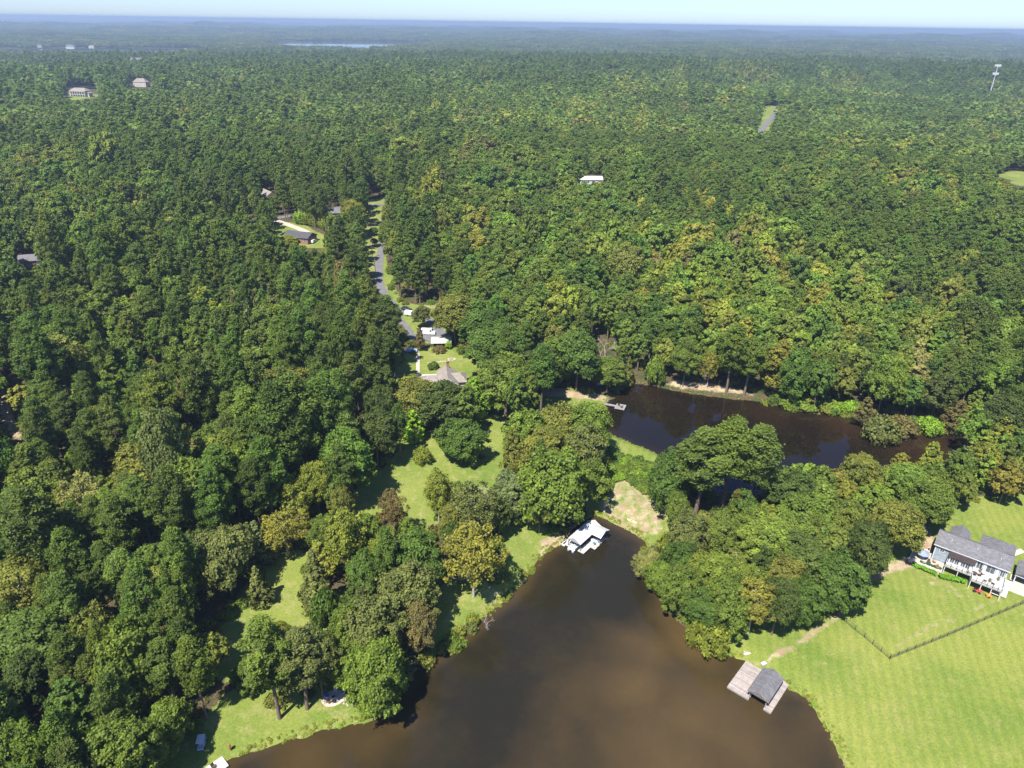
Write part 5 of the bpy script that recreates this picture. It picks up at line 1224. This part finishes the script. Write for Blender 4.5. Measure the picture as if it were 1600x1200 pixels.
class Tree: pass
trees = []
for h in HAND:
    u, v, vt, wpx, kind, colr = h[:6]
    x, y, z = G(u, v)
    dep = float(proj(x, y, z)[2]); ht = height_to(x, y, z, vt)
    t = Tree(); t.x, t.y, t.z, t.kind, t.col, t.label = x, y, z, kind, colr, (h[6] if len(h) > 6 else None)
    t.h = max(ht, 1.2); t.r = wpx*dep/F_PX/2*1.04; t.hand = True
    t.tint = PAL[colr]; trees.append(t)
HX = np.array([t.x for t in trees]); HY = np.array([t.y for t in trees]); HR = np.array([t.r for t in trees])
# jittered grid of forest trees in the region the camera can see, and a margin
def jgrid(s, r0, r1, margin=45):
    n = int(r1/s) + 2
    ii, jj = np.meshgrid(np.arange(-n, n), np.arange(0, n))
    x = (ii + rng.uniform(-.46, .46, ii.shape) + .5*(jj % 2))*s; y = (jj + rng.uniform(-.46, .46, ii.shape))*s
    x, y = x.ravel(), y.ravel(); d = np.hypot(x, y)
    k = (d >= r0) & (d < r1) & (np.abs(x) < .80*y + margin) & (y > 20)
    return x[k], y[k]
xs, ys, sp = [], [], []
for s, a, b in [(6.1, 0, 300), (6.6, 300, 1100), (9.0, 1100, 2700)]:
    x_, y_ = jgrid(s, a, b); xs.append(x_); ys.append(y_); sp.append(np.full(len(x_), s))
x, y, s_ = map(np.concatenate, (xs, ys, sp))
z = H(x, y); N = len(x); d = np.hypot(x, y)
# stand type: smooth field deciding pine share and leaf colour
def field(x, y, sc, seed):
    r = np.random.default_rng(seed); f = 0
    for _ in range(7):
        a = r.uniform(0, 6.28); k = r.uniform(.6, 1.8)/sc*6.28
        f = f + np.sin(k*(x*math.cos(a) + y*math.sin(a)) + r.uniform(0, 6.28))
    return f/2.6
u0, v0, dep = proj(x, y, z + 14)
pinef = field(x, y, 240, 3) + .4*((u0 > 850) & (v0 < 560)) + .35*((u0 < 420) & (v0 > 380))
right_grove = (u0 > 960) & (v0 > 640)
pinef = np.where(right_grove, -3, pinef)
is_pine = rng.uniform(-1.1, 1.1, N) < pinef + .12
size = (rng.normal(1, .18, N)*np.where(rng.uniform(0, 1, N) < .12, 1.28, 1.0)).clip(.58, 1.6) * np.where(s_ > 8, 1.22, 1.0) * (1 + .10*field(x, y, 130, 9).clip(-1, 1))
plant = (u0 > 700) & (v0 > 130) & (v0 < 560)      # the even-aged planted pines
rad = np.where(is_pine, rng.uniform(3.1, 4.5, N), rng.uniform(3.6, 5.6, N))*size
rad = np.where(plant & is_pine, 3.7*size, rad)*(1 + .22*sstep(380, 900, d))
hgt = np.where(is_pine, rng.uniform(17.5, 23, N), rng.uniform(12.5, 18, N))*size
hgt = np.where(plant, 15.5*size + rng.uniform(-1, 1, N), hgt)
hgt = np.where(right_grove, rng.uniform(11, 15, N), hgt)
hgt = hgt*(1 - .18*sstep(380, 900, d))
keep = np.ones(N, bool)
near = d < 1500
for P in LAWN_W.values():
    b = near & near_bbox(x, y, P, 8); 
    if b.any(): keep[b] &= poly_sd(x[b], y[b], P) > 1.2
for P, st in DIRT_W:
    if st > .8:
        b = near & near_bbox(x, y, P, 8)
        if b.any(): keep[b] &= poly_sd(x[b], y[b], P) > 0.5
for P in (POND1, POND2):
    b = near & near_bbox(x, y, P, 20)
    if b.any(): keep[b] &= poly_sd(x[b], y[b], P) > 1.0
for P in LAKES:
    b = near_bbox(x, y, P, 60)
    if b.any(): keep[b] &= poly_sd(x[b], y[b], P) > 10
for P, hw in ROADS:
    b = near_bbox(x, y, P, 12)
    if b.any():
        q = np.full(b.sum(), 1e9)
        for (ax, ay), (bx, by) in zip(P[:-1], P[1:]):
            ex, ey = bx-ax, by-ay; t = np.clip(((x[b]-ax)*ex + (y[b]-ay)*ey)/(ex*ex+ey*ey), 0, 1)
            q = np.minimum(q, np.hypot(x[b]-ax-t*ex, y[b]-ay-t*ey))
        keep[b] &= q > hw + 1.2
for cx, cy, rr in KEEP_OUT:
    keep &= np.hypot(x - cx, y - cy) > rr
b = d < 460
for hx, hy, hr in zip(HX, HY, HR):
    dd = np.hypot(x[b]-hx, y[b]-hy); keep[b] &= dd > .62*(hr + np.minimum(rad[b], 4.5))
# crowns must not cover the traced open ground, water and buildings; shrink first, drop if still covering
def covers(k, x, y, z, h, r):
    bad = np.zeros(len(x), bool)
    for fz, fr in ((1.0, 0), (.93, .6), (.78, .95), (.62, 1.0), (.45, .9), (.3, .5)):
        u, v, dp = proj(x, y, z + h*fz)
        for sgn in (-1, 0, 1):
            if fr == 0 and sgn: continue
            bad |= in_clear(u + sgn*fr*r*F_PX/dp, v)
    return bad
k = keep & (d < 1800) 
idx = np.nonzero(k)[0]
bad = covers(k, x[idx], y[idx], z[idx], hgt[idx], rad[idx])
bi = idx[bad]
f = rng.uniform(.5, .72, len(bi)); hgt[bi] *= f; rad[bi] *= np.clip(f*1.15, .5, .8); is_pine[bi] = False
bad2 = covers(k, x[bi], y[bi], z[bi], hgt[bi], rad[bi])
keep[bi[bad2]] = False
bi = bi[bad2]; n2 = len(bi)
# edges: bushes where even small trees would cover the view
hgt[bi] = rng.uniform(2.2, 4.5, n2); rad[bi] = rng.uniform(1.6, 2.8, n2)
bad3 = covers(k, x[bi], y[bi], z[bi], hgt[bi], rad[bi])
ok = bi[~bad3]
inlawn = np.zeros(len(ok), bool)
for P in list(LAWN_W.values()) + [POND1, POND2]: inlawn |= poly_sd(x[ok], y[ok], P) < 1.5
for cx, cy, rr in KEEP_OUT: inlawn |= np.hypot(x[ok]-cx, y[ok]-cy) < rr
EDGE_BUSH = [i for i in ok[~inlawn] if d[i] < 900 and not (np.hypot(HX-x[i], HY-y[i]) < .5*HR).any()]
# colours
colf = field(x, y, 170, 21); cr = rng.uniform(0, 1, N)
cols = np.empty(N, dtype=object)
for i in range(N):
    if is_pine[i]: cols[i] = 'pine' if cr[i] < .55 else ('pine2' if cr[i] < .88 else 'mid')
    else:
        q = cr[i] + .16*colf[i]
        cols[i] = 'dark' if q < .06 else 'deep' if q < .26 else 'mid' if q < .64 else 'fresh' if q < .82 else 'olive' if q < .93 else 'yg' if q < 1.03 else 'gold' if q < 1.11 else 'brown'
uc, vc, _ = proj(x, y, z + hgt*.75)
for au, av, ar, ac in ACC:
    m = rng.uniform(0, 1, N) < .55*np.exp(-(np.hypot(uc-au, (vc-av)*1.5)/(ar*.85))**2)
    for i in np.nonzero(m)[0]:
        cols[i] = ac
        if ac not in ('dark', 'deep', 'mid'): is_pine[i] = False
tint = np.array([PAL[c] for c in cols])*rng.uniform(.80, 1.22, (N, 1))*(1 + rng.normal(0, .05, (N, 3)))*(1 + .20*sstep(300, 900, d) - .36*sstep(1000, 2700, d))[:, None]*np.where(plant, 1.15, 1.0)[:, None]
mt_ = tint.mean(0)*np.array([.93, .99, 1.02]); bl_ = (.50*sstep(200, 800, d))[:, None]; tint = tint*(1 - bl_) + mt_*rng.uniform(.9, 1.1, (N, 1))*bl_  # with distance, tints fade to a cooler mean: hazy look put into leaf colour
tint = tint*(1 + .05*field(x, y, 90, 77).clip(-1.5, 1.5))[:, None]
# who is built as an individual
score = hgt*rad/(proj(x, y, z)[2]**2)
inframe = (uc > -25) & (uc < 1625) & (vc < 1240)
cand = np.nonzero(keep & inframe & (d < 420))[0]
cand = cand[np.argsort(-score[cand])]
NTREE = 300
nind = {True: 0, False: 0}; used = set()
hand_pine = sum(t.kind == 'pine' for t in trees); hand_broad = sum(t.kind in ('oak', 'gum', 'narrow', 'dome', 'thin') for t in trees)
quota = NTREE - hand_pine - hand_broad
for i in cand[:max(0, quota)]:
    t = Tree(); t.x, t.y, t.z, t.h, t.r = x[i], y[i], z[i], hgt[i], rad[i]
    t.kind = 'pine' if is_pine[i] else 'thin' if (cols[i] in ('yg', 'gold', 'olive', 'rust', 'brown', 'pale') and rnd.random() < .5) else rnd.choice(['oak', 'oak', 'dome', 'gum'] if not right_grove[i] else ['oak', 'dome', 'dome'])
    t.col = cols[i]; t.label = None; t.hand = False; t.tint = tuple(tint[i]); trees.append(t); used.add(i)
ebn = 0
for i in sorted(EDGE_BUSH, key=lambda i: d[i])[:70]:
    t = Tree(); t.x, t.y, t.z, t.h, t.r = x[i], y[i], z[i], hgt[i], rad[i]; t.kind = 'shrub'; t.col = rnd.choice(['mid', 'fresh', 'yg', 'olive', 'deep', 'grey'])
    t.label = None; t.hand = False; t.tint = tuple(np.array(PAL[t.col])*rnd.uniform(.85, 1.2)); trees.append(t)

def place_name(u, v):
    if v > 635 and u > 1395 and v < 800: return "at the right edge below the upper pond" if u > 1500 else "behind the blue-grey house"
    if u > 950 and v > 640:
        if v < 790: return "in the wood below the upper pond"
        if u < 1110: return "on the right bank of the lower pond"
        if u > 1290: return "in the grove left of the blue-grey house"
        return "in the grove between pond and house"
    if u > 900 and v > 480 and u > 960: return "behind the far bank of the upper pond" if u < 1300 else "above the right end of the upper pond"
    if u > 730 and v < 620: return "in the wood right of the brown-roofed house" if v > 450 else "in the high wood behind the house"
    if u > 730: return "in the clump left of the upper pond"
    if v < 600 and u > 520: return "beside the road above the house"
    if u > 540: return "in the grove beside the lower pond" if v > 780 else "at the upper left edge of the big lawn"
    if v > 1040: return "in the bottom left corner" if u < 220 else "in the wood left of the shore lawn"
    if v > 880: return "at the left edge in the lower wood" if u < 160 else "in the lower wood left of the inner lawn"
    if v > 720: return "at the left edge in the middle wood" if u < 160 else ("in the middle of the left wood" if u < 340 else "in the left wood beside the big lawn")
    if v > 560: return "at the left edge in the upper wood" if u < 180 else "in the upper part of the left wood"
    return "in the far part of the left wood"
ORD = ["", "first", "second", "third", "fourth", "fifth", "sixth", "seventh", "eighth", "ninth", "tenth", "eleventh", "twelfth", "thirteenth", "fourteenth", "fifteenth", "sixteenth", "seventeenth", "eighteenth", "nineteenth", "twentieth"]
med = sorted(t.r for t in trees)[len(trees)//2]
groups = {}
for t in trees:
    t.u, t.v, t.dep = (float(q) for q in proj(t.x, t.y, t.z + t.h*.7))
    if t.label is None:
        key = (CWORD[t.col], KNAME[t.kind][1], place_name(t.u, t.v)); groups.setdefault(key, []).append(t)
for (cw, kw, pl), L in groups.items():
    L.sort(key=lambda t: t.u)
    for i, t in enumerate(L):
        n = i + 1; o = ORD[n] if n < len(ORD) else str(n) + "th"
        t.label = f"{cw} {kw} {pl}" if len(L) == 1 else (f"{o} {cw} {kw} from left {pl}" if n < len(L) or len(L) < 2 else f"rightmost {cw} {kw} {pl}")
        if n == 1 and len(L) > 1: t.label = f"leftmost {cw} {kw} {pl}"
for t in trees:
    nm, _, cat = KNAME[t.kind]; Ht, Rr = DIM[t.kind]
    grp = {'pine': 'pines of the near woods', 'shrub': 'shrubs along the banks and clearings', 'cedar': 'scattered conifers', 'cane': 'cane thicket'}.get(t.kind, 'broadleaf trees of the near woods')
    cm, tm = rnd.choice(PROTO[t.kind])
    e = empty(nm, (t.x, t.y, t.z - .05), rnd.uniform(0, 6.28), t.label, cat, grp)
    q_ = rnd.uniform(.88, 1.12); e.scale = (t.r/Rr*q_, t.r/Rr/q_, t.h/Ht)
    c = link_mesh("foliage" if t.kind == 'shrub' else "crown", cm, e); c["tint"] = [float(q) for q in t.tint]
    link_mesh("stem" if t.kind == 'shrub' else "trunk", tm, e)

# ------------------------------------------------------------------ scattered vegetation as single objects (geometry nodes inside the object itself)
def scatter(name, protos, P, pick, rot, scl, tnt, label, cat, kind='stuff'):
    """protos: list of (verts (n,3), quads, lv, material index); one mesh holds every shape plus loose points"""
    V, Fc, LV, PID, MI = [], [], [], [], []
    off = 0
    for k, (vs, fs, lv, mi) in enumerate(protos):
        V.append(vs); Fc += [tuple(i + off for i in f) for f in fs]; LV.append(lv); PID.append(np.full(len(vs), k)); MI += list(mi); off += len(vs)
    nv = off; n = len(P)
    V.append(P); V = np.concatenate(V); PID = np.concatenate(PID + [np.full(n, -1)])
    me = bpy.data.meshes.new(name); me.from_pydata(V.tolist(), [], Fc)
    me.materials.append(M['foliage']); me.materials.append(M['bark'])
    me.polygons.foreach_set("material_index", np.array(MI, np.int32))
    me.attributes.new("lv", 'FLOAT', 'FACE').data.foreach_set("value", np.concatenate(LV).astype(np.float32))
    me.attributes.new("pid", 'INT', 'POINT').data.foreach_set("value", PID.astype(np.int32))
    def pt(nm, typ, key, arr, dflt):
        full = np.full((len(V),) + np.shape(arr)[1:], dflt, np.float32 if typ != 'INT' else np.int32); full[nv:] = arr
        me.attributes.new(nm, typ, 'POINT').data.foreach_set(key, full.ravel())
    pt("pick", 'INT', "value", pick, -1)
    pt("rotv", 'FLOAT_VECTOR', "vector", np.stack([np.zeros(n), np.zeros(n), rot], -1), 0)
    pt("sclv", 'FLOAT_VECTOR', "vector", scl, 1)
    pt("tint", 'FLOAT_COLOR', "color", np.concatenate([tnt, np.ones((n, 1))], -1), 1)
    o = link_mesh(name, me)
    g = bpy.data.node_groups.new(name + "_scatter", 'GeometryNodeTree')
    g.interface.new_socket("Geometry", in_out='INPUT', socket_type='NodeSocketGeometry'); g.interface.new_socket("Geometry", in_out='OUTPUT', socket_type='NodeSocketGeometry')
    gi, go = g.nodes.new("NodeGroupInput"), g.nodes.new("NodeGroupOutput")
    def attr(nm, typ):
        a = g.nodes.new("GeometryNodeInputNamedAttribute"); a.data_type = typ; a.inputs[0].default_value = nm
        return next(s for s in a.outputs if s.enabled and s.name == "Attribute")
    def eq(sock, val):
        c = g.nodes.new("FunctionNodeCompare"); c.data_type = 'INT'; c.operation = 'EQUAL'
        ins = [s for s in c.inputs if s.enabled]; g.links.new(sock, ins[0]); ins[1].default_value = val; return c.outputs[0]
    pid, pk, rv, sv = attr("pid", 'INT'), attr("pick", 'INT'), attr("rotv", 'FLOAT_VECTOR'), attr("sclv", 'FLOAT_VECTOR')
    jn = g.nodes.new("GeometryNodeJoinGeometry")
    sep0 = g.nodes.new("GeometryNodeSeparateGeometry"); sep0.domain = 'POINT'
    g.links.new(gi.outputs[0], sep0.inputs[0]); g.links.new(eq(pid, -1), sep0.inputs[1])
    for k in range(len(protos)):
        sp_ = g.nodes.new("GeometryNodeSeparateGeometry"); sp_.domain = 'POINT'
        g.links.new(gi.outputs[0], sp_.inputs[0]); g.links.new(eq(pid, k), sp_.inputs[1])
        ip = g.nodes.new("GeometryNodeInstanceOnPoints")
        g.links.new(sep0.outputs[0], ip.inputs["Points"]); g.links.new(eq(pk, k), ip.inputs["Selection"])
        gti = g.nodes.new("GeometryNodeGeometryToInstance")
        g.links.new(sp_.outputs[0], ip.inputs["Instance"])
        g.nodes.remove(gti)
        e2r = g.nodes.new("FunctionNodeEulerToRotation"); g.links.new(rv, e2r.inputs[0]); g.links.new(e2r.outputs[0], ip.inputs["Rotation"])
        g.links.new(sv, ip.inputs["Scale"]); g.links.new(ip.outputs[0], jn.inputs[0])
    g.links.new(jn.outputs[0], go.inputs[0])
    md = o.modifiers.new("scatter", 'NODES'); md.node_group = g
    return tag(o, label, cat, None, kind)
def lod(kind, seed, args, trunk=True):
    Ht, Rr = DIM[kind]
    Q, lv, cs, rs = crown(kind, seed, 1.0*Ht, Rr, *args); lv = .5 + (lv - .5)*.65
    n = len(Q); V = Q.reshape(-1, 3); F_ = [(4*i, 4*i+1, 4*i+2, 4*i+3) for i in range(n)]; mi = [0]*n
    if trunk:
        mb = MB(); mb.tube((0, 0, -.8), (0, 0, Ht*.8), Ht*.014, Ht*.006, 5, False)
        F_ += [tuple(j + len(V) for j in f) for f in mb.f]; mi += [1]*len(mb.f); lv = np.concatenate([lv, np.zeros(len(mb.f))]); V = np.concatenate([V, np.array(mb.v)])
    s = np.array([1/Rr, 1/Rr, 1/Ht])
    return (V*s, F_, lv, mi)
pr = [lod('oak', 31, (34, 8, 12, .78)), lod('oak', 32, (34, 8, 12, .78)), lod('oak', 35, (34, 8, 12, .78)), lod('pine', 33, (36, 8, 12, .72)), lod('pine', 34, (36, 8, 12, .72)), lod('pine', 36, (36, 8, 12, .72)), lod('gum', 37, (34, 7, 8, .8)),
      lod('oak', 41, (22, 4, 5, 1.9), False), lod('oak', 42, (22, 4, 5, 1.9), False), lod('pine', 43, (22, 4, 5, 1.8), False), lod('pine', 44, (22, 4, 5, 1.8), False)]
rest = np.array([i for i in np.nonzero(keep)[0] if i not in used])
farm = d[rest] > 750
pick = np.where(farm, np.where(is_pine[rest], rng.integers(9, 11, len(rest)), rng.integers(7, 9, len(rest))),
                np.where(is_pine[rest], rng.integers(3, 6, len(rest)), np.where(rng.uniform(0, 1, len(rest)) < .2, 6, rng.integers(0, 3, len(rest)))))
P_ = np.stack([x[rest], y[rest], z[rest]], -1)
S_ = np.stack([rad[rest], rad[rest], hgt[rest]], -1)
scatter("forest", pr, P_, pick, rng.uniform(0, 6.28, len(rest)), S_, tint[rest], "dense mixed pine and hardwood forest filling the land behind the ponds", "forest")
# far forest: stands of trees, 60 m across, out to the hazy horizon
def stand(seed):
    r = np.random.default_rng(seed); VV, FF, LL, off = [], [], [], 0
    for i in range(52):
        a = r.uniform(0, 6.28); q = math.sqrt(r.uniform(0, 1))*36
        k = 'pine' if r.random() < .4 else 'oak'; Ht, Rr = DIM[k]; Q, lv, _, _ = crown(k, int(r.integers(1e6)), Ht*.62 + 4, 5.4, 9, 1, 4, 4.6)
        Q = Q + np.array([q*math.cos(a), q*math.sin(a), r.uniform(-1.5, 1.5)]); VV.append(Q.reshape(-1, 3)); LL.append(np.clip(lv*.35 + r.uniform(0, .75), 0, 1))
        FF += [(off + 4*j, off + 4*j + 1, off + 4*j + 2, off + 4*j + 3) for j in range(len(Q))]; off += 4*len(Q)
    return (np.concatenate(VV), FF, np.concatenate(LL), [0]*len(FF))
fx, fy, fs = [], [], []
for s, a, b, sc in [(46, 2680, 6500, 1.0), (95, 6500, 14000, 2.0)]:
    a_, b_ = jgrid(s, a, b, 200); fx.append(a_); fy.append(b_); fs.append(np.full(len(a_), sc))
fx, fy, fs = map(np.concatenate, (fx, fy, fs)); fz = H(fx, fy); kp = np.ones(len(fx), bool)
for P in LAKES: kp &= poly_sd(fx, fy, P) > 45*fs
fx, fy, fs, fz = fx[kp], fy[kp], fs[kp], fz[kp]; n = len(fx)
ff = field(fx, fy, 700, 33)
tn = np.array([PAL['pine2'], PAL['mid'], PAL['dark'], PAL['olive'], PAL['grey']])[np.clip((ff*1.3 + rng.normal(0, 1.0, n) + 2.0), 0, 4).astype(int)]*rng.uniform(.72, 1.15, (n, 1))
scatter("distant_forest", [stand(1), stand(2), stand(3)], np.stack([fx, fy, fz - 1], -1), rng.integers(0, 3, n), rng.uniform(0, 6.28, n),
        np.stack([fs, fs, 1 + .15*(fs - 1) + rng.uniform(-.1, .1, n)], -1), tn, "endless blue-green forest running out to the hazy horizon", "forest")
# undergrowth in the near woods
ux, uy = jgrid(3.4, 0, 330); uz = H(ux, uy); kp = np.ones(len(ux), bool)
for P in list(LAWN_W.values()) + [POND1, POND2]: 
    b = near_bbox(ux, uy, P, 10); kp[b] &= poly_sd(ux[b], uy[b], P) > 1.6
for P, st in DIRT_W:
    if st > .8: b = near_bbox(ux, uy, P, 10); kp[b] &= poly_sd(ux[b], uy[b], P) > .5
for P, hw in ROADS:
    for (ax, ay), (bx, by) in zip(P[:-1], P[1:]):
        ex, ey = bx-ax, by-ay; t = np.clip(((ux-ax)*ex + (uy-ay)*ey)/(ex*ex+ey*ey), 0, 1); kp &= np.hypot(ux-ax-t*ex, uy-ay-t*ey) > hw + 1
for cx, cy, rr in KEEP_OUT: kp &= np.hypot(ux-cx, uy-cy) > rr
kp &= rng.uniform(0, 1, len(ux)) < .55
ux, uy, uz = ux[kp], uy[kp], uz[kp]; n = len(ux)
uc_, vc_, _ = proj(ux, uy, uz + 1); kp = ~in_clear(uc_, vc_); ux, uy, uz = ux[kp], uy[kp], uz[kp]; n = len(ux)
sh = [lod('shrub', 51, (16, 6, 7, .42), False), lod('shrub', 52, (16, 6, 7, .42), False), lod('shrub', 53, (14, 5, 6, .45), False)]
upal = np.array([PAL[c] for c in ('deep', 'mid', 'olive', 'fresh', 'brown')])
rr = rng.uniform(.7, 2.4, n)
scatter("undergrowth", sh, np.stack([ux, uy, uz - .1], -1), rng.integers(0, 3, n), rng.uniform(0, 6.28, n), np.stack([rr, rr, rr*rng.uniform(.6, 1.3, n)], -1),
        upal[rng.integers(0, 5, n)]*rng.uniform(.7, 1.2, (n, 1)), "brush and saplings growing under and between the trees", "undergrowth")
# bank vegetation along both ponds
def shore_pts(P, px, rng_, step, inn, out, seg=None):
    Q = np.roll(P, -1, 0); L = []
    for i, (a, b) in enumerate(zip(P, Q)):
        if seg and i not in seg: continue
        m = int(np.hypot(*(b - a))/step) + 1; t = rng_.uniform(0, 1, m)[:, None]; dn = (b - a)/max(np.hypot(*(b - a)), 1e-6); nn = np.array([dn[1], -dn[0]])
        L.append(a + (b - a)*t + nn*rng_.uniform(-inn, out, m)[:, None])
    L = np.concatenate(L); return L[:, 0], L[:, 1]
rx, ry = [], []
for P, st in ((POND1, .12), (POND2, .3)):
    a_, b_ = shore_pts(P, None, rng, st, 1.5, 1.5); s = poly_sd(a_, b_, P); kk = (s > -.25) & (s < 1.5) & (b_ > 60) & (np.abs(a_) < 200); rx.append(a_[kk]); ry.append(b_[kk])
rx, ry = np.concatenate(rx), np.concatenate(ry); kp = np.ones(len(rx), bool)
for cx, cy, r0 in KEEP_OUT: kp &= np.hypot(rx-cx, ry-cy) > r0*.8
rx, ry = rx[kp], ry[kp]; n = len(rx); rz = np.maximum(H(rx, ry), -.1)
tpal = np.array([PAL[c] for c in ('yg', 'fresh', 'olive', 'pale', 'yg')])
sc = rng.uniform(.12, .42, n)*np.where(rng.uniform(0, 1, n) < .06, 1.7, 1)
scatter("bank_grass", sh, np.stack([rx, ry, rz - .05], -1), rng.integers(0, 3, n), rng.uniform(0, 6.28, n), np.stack([sc, sc, sc*rng.uniform(.4, 1.0, n)], -1),
        tpal[rng.integers(0, 5, n)]*rng.uniform(1.0, 1.5, (n, 1)), "rough yellow-green grass and weeds fringing the banks of both ponds", "bank grass")
# taller bushes on the left bank of the lower pond, the green creeper mass on the dam and the cane thicket
def mass(name, polys, step, rlo, rhi, hs, pal, label, cat, protos=None, mul=1.0):
    xs_, ys_ = [], []
    for P in polys:
        P = gp(P); x0, y0 = P.min(0); x1, y1 = P.max(0)
        m = int((x1-x0)*(y1-y0)/step**2) + 1; a_, b_ = rng.uniform(x0, x1, m), rng.uniform(y0, y1, m); kk = inpoly(a_, b_, P); xs_.append(a_[kk]); ys_.append(b_[kk])
    a_, b_ = np.concatenate(xs_), np.concatenate(ys_); n = len(a_); r_ = rng.uniform(rlo, rhi, n)
    pp = np.array([PAL[c] for c in pal])
    scatter(name, protos or sh, np.stack([a_, b_, H(a_, b_) - .1], -1), rng.integers(0, len(protos or sh), n), rng.uniform(0, 6.28, n), np.stack([r_, r_, r_*hs*rng.uniform(.8, 1.2, n)], -1),
            pp[rng.integers(0, len(pal), n)]*mul*rng.uniform(.85, 1.15, (n, 1)), label, cat)
mass("ground_cover", [[(935,708),(945,700),(1000,722),(1036,740),(1050,760),(1030,790),(1000,765),(975,745),(955,760),(940,785),(930,760)]], 1.0, .9, 2.0, .9, ['bright', 'fresh', 'fresh', 'deep'], "bright green creeper smothering the front slope of the dam", "creeper")
mass("bank_bushes", [[(640,1068),(655,1035),(690,1012),(715,992),(735,975),(750,968),(757,980),(735,1000),(700,1030),(660,1055)]], 1.5, .9, 2.0, 1.3, ['yg', 'fresh', 'olive', 'grey'], "row of yellow-green bushes along the left bank of the lower pond", "bushes")
mass("bank_bushes", [[(757,968),(790,930),(812,908),(835,882),(858,858),(868,860),(846,885),(824,905),(800,935),(768,962)]], 1.1, .3, .9, 1.1, ['yg', 'olive', 'olive', 'fresh'], "low weedy bushes along the bank between the golden tree and boathouse", "bushes")
mass("bank_bushes", [[(1190,632),(1225,612),(1290,628),(1345,645),(1350,655),(1300,650),(1240,645)]], 1.8, 1.2, 2.8, 1.1, ['fresh', 'deep', 'bright', 'yg'], "green bushes hanging over the far bank of the upper pond", "bushes")
mass("bank_bushes", [[(1350,672),(1370,660),(1410,655),(1450,655),(1500,662),(1500,676),(1455,676),(1408,674),(1380,686)]], 1.9, .9, 1.9, .9, ['olive', 'grey', 'yg', 'pale'], "scrub on the low spit at the right end of the upper pond", "bushes")
mass("bank_bushes", [[(1000,860),(1018,855),(1022,900),(1040,935),(1065,965),(1090,985),(1120,1000),(1135,1015),(1118,1014),(1098,1002),(1072,984),(1048,958),(1033,934),(1016,908),(1008,882)]], 1.5, .9, 1.9, 1.2, ['yg', 'fresh', 'mid', 'deep'], "overhanging bushes on the right bank of the lower pond", "bushes")
mass("cane_thicket", [[(455,348),(480,345),(515,350),(548,358),(552,372),(520,368),(500,358),(470,352)]], 2.6, 1.6, 2.6, 2.6, ['bright', 'yg', 'yg', 'fresh'], "light green cane thicket between the driveways near the dark-roofed house", "bamboo", [lod('cane', 61, (18, 5, 7, .6), False), lod('cane', 62, (18, 5, 7, .6), False)], 1.15)
# bare dead trees
for u, v, vt, sd, lab, m in [(945,560,518,2,"grey dead trunk with snapped branches above the north lawn",'bare'), (938,558,535,4,"shorter dead snag left of the grey dead trunk",'bare'),
                          (1432,622,572,5,"leaning bare pale tree above the right end of the upper pond",'bare'), (1035,590,552,6,"bare grey tree on the far bank of the upper pond",'bare'),
                          (775,298,272,8,"bare grey-pink tree standing in the high wood behind the house",'bare'), (478,655,600,9,"bare pale limbs rising through the large yellowing tree",'bare'),
                          (760,985,955,12,"grey fallen-looking branches at the tip of the pond bank",'bare'), (735,846,745,14,"bare branched trunk among the trees below the big lawn",'bare')]:
    px, py, pz = G(u, v); ht = height_to(px, py, pz, vt)
    e = empty("dead_tree", (px, py, pz), rnd.uniform(0, 6.28), lab, "dead tree", "bare dead trees")
    link_mesh("branches", bare_mesh("branches", sd, ht*1.05, M[m], .5), e)
HAZE_D, HAZE_Z0, HAZE_Z1 = 1.35e-4, float(Zg.min()) - 1.0, max(float(Zg.max()) + 4.0, 128.0)

# ------------------------------------------------------------------ the air
mb = MB(); mb.box(-31000, 31000, -3100, 31000, HAZE_Z0, HAZE_Z1)
k_ = bpy.data.materials.new("haze"); k_.use_nodes = True; t_ = k_.node_tree; t_.nodes.clear()
o_ = t_.nodes.new("ShaderNodeOutputMaterial"); v_ = t_.nodes.new("ShaderNodeVolumePrincipled")
v_.inputs["Color"].default_value = (0.44, 0.55, 0.74, 1); v_.inputs["Density"].default_value = HAZE_D; v_.inputs["Anisotropy"].default_value = 0.2
t_.links.new(v_.outputs[0], o_.inputs["Volume"])
tag(mb.build("haze", k_), kind='stuff'); bpy.data.objects["haze"]["label"] = "thin blue haze hanging over the whole landscape"
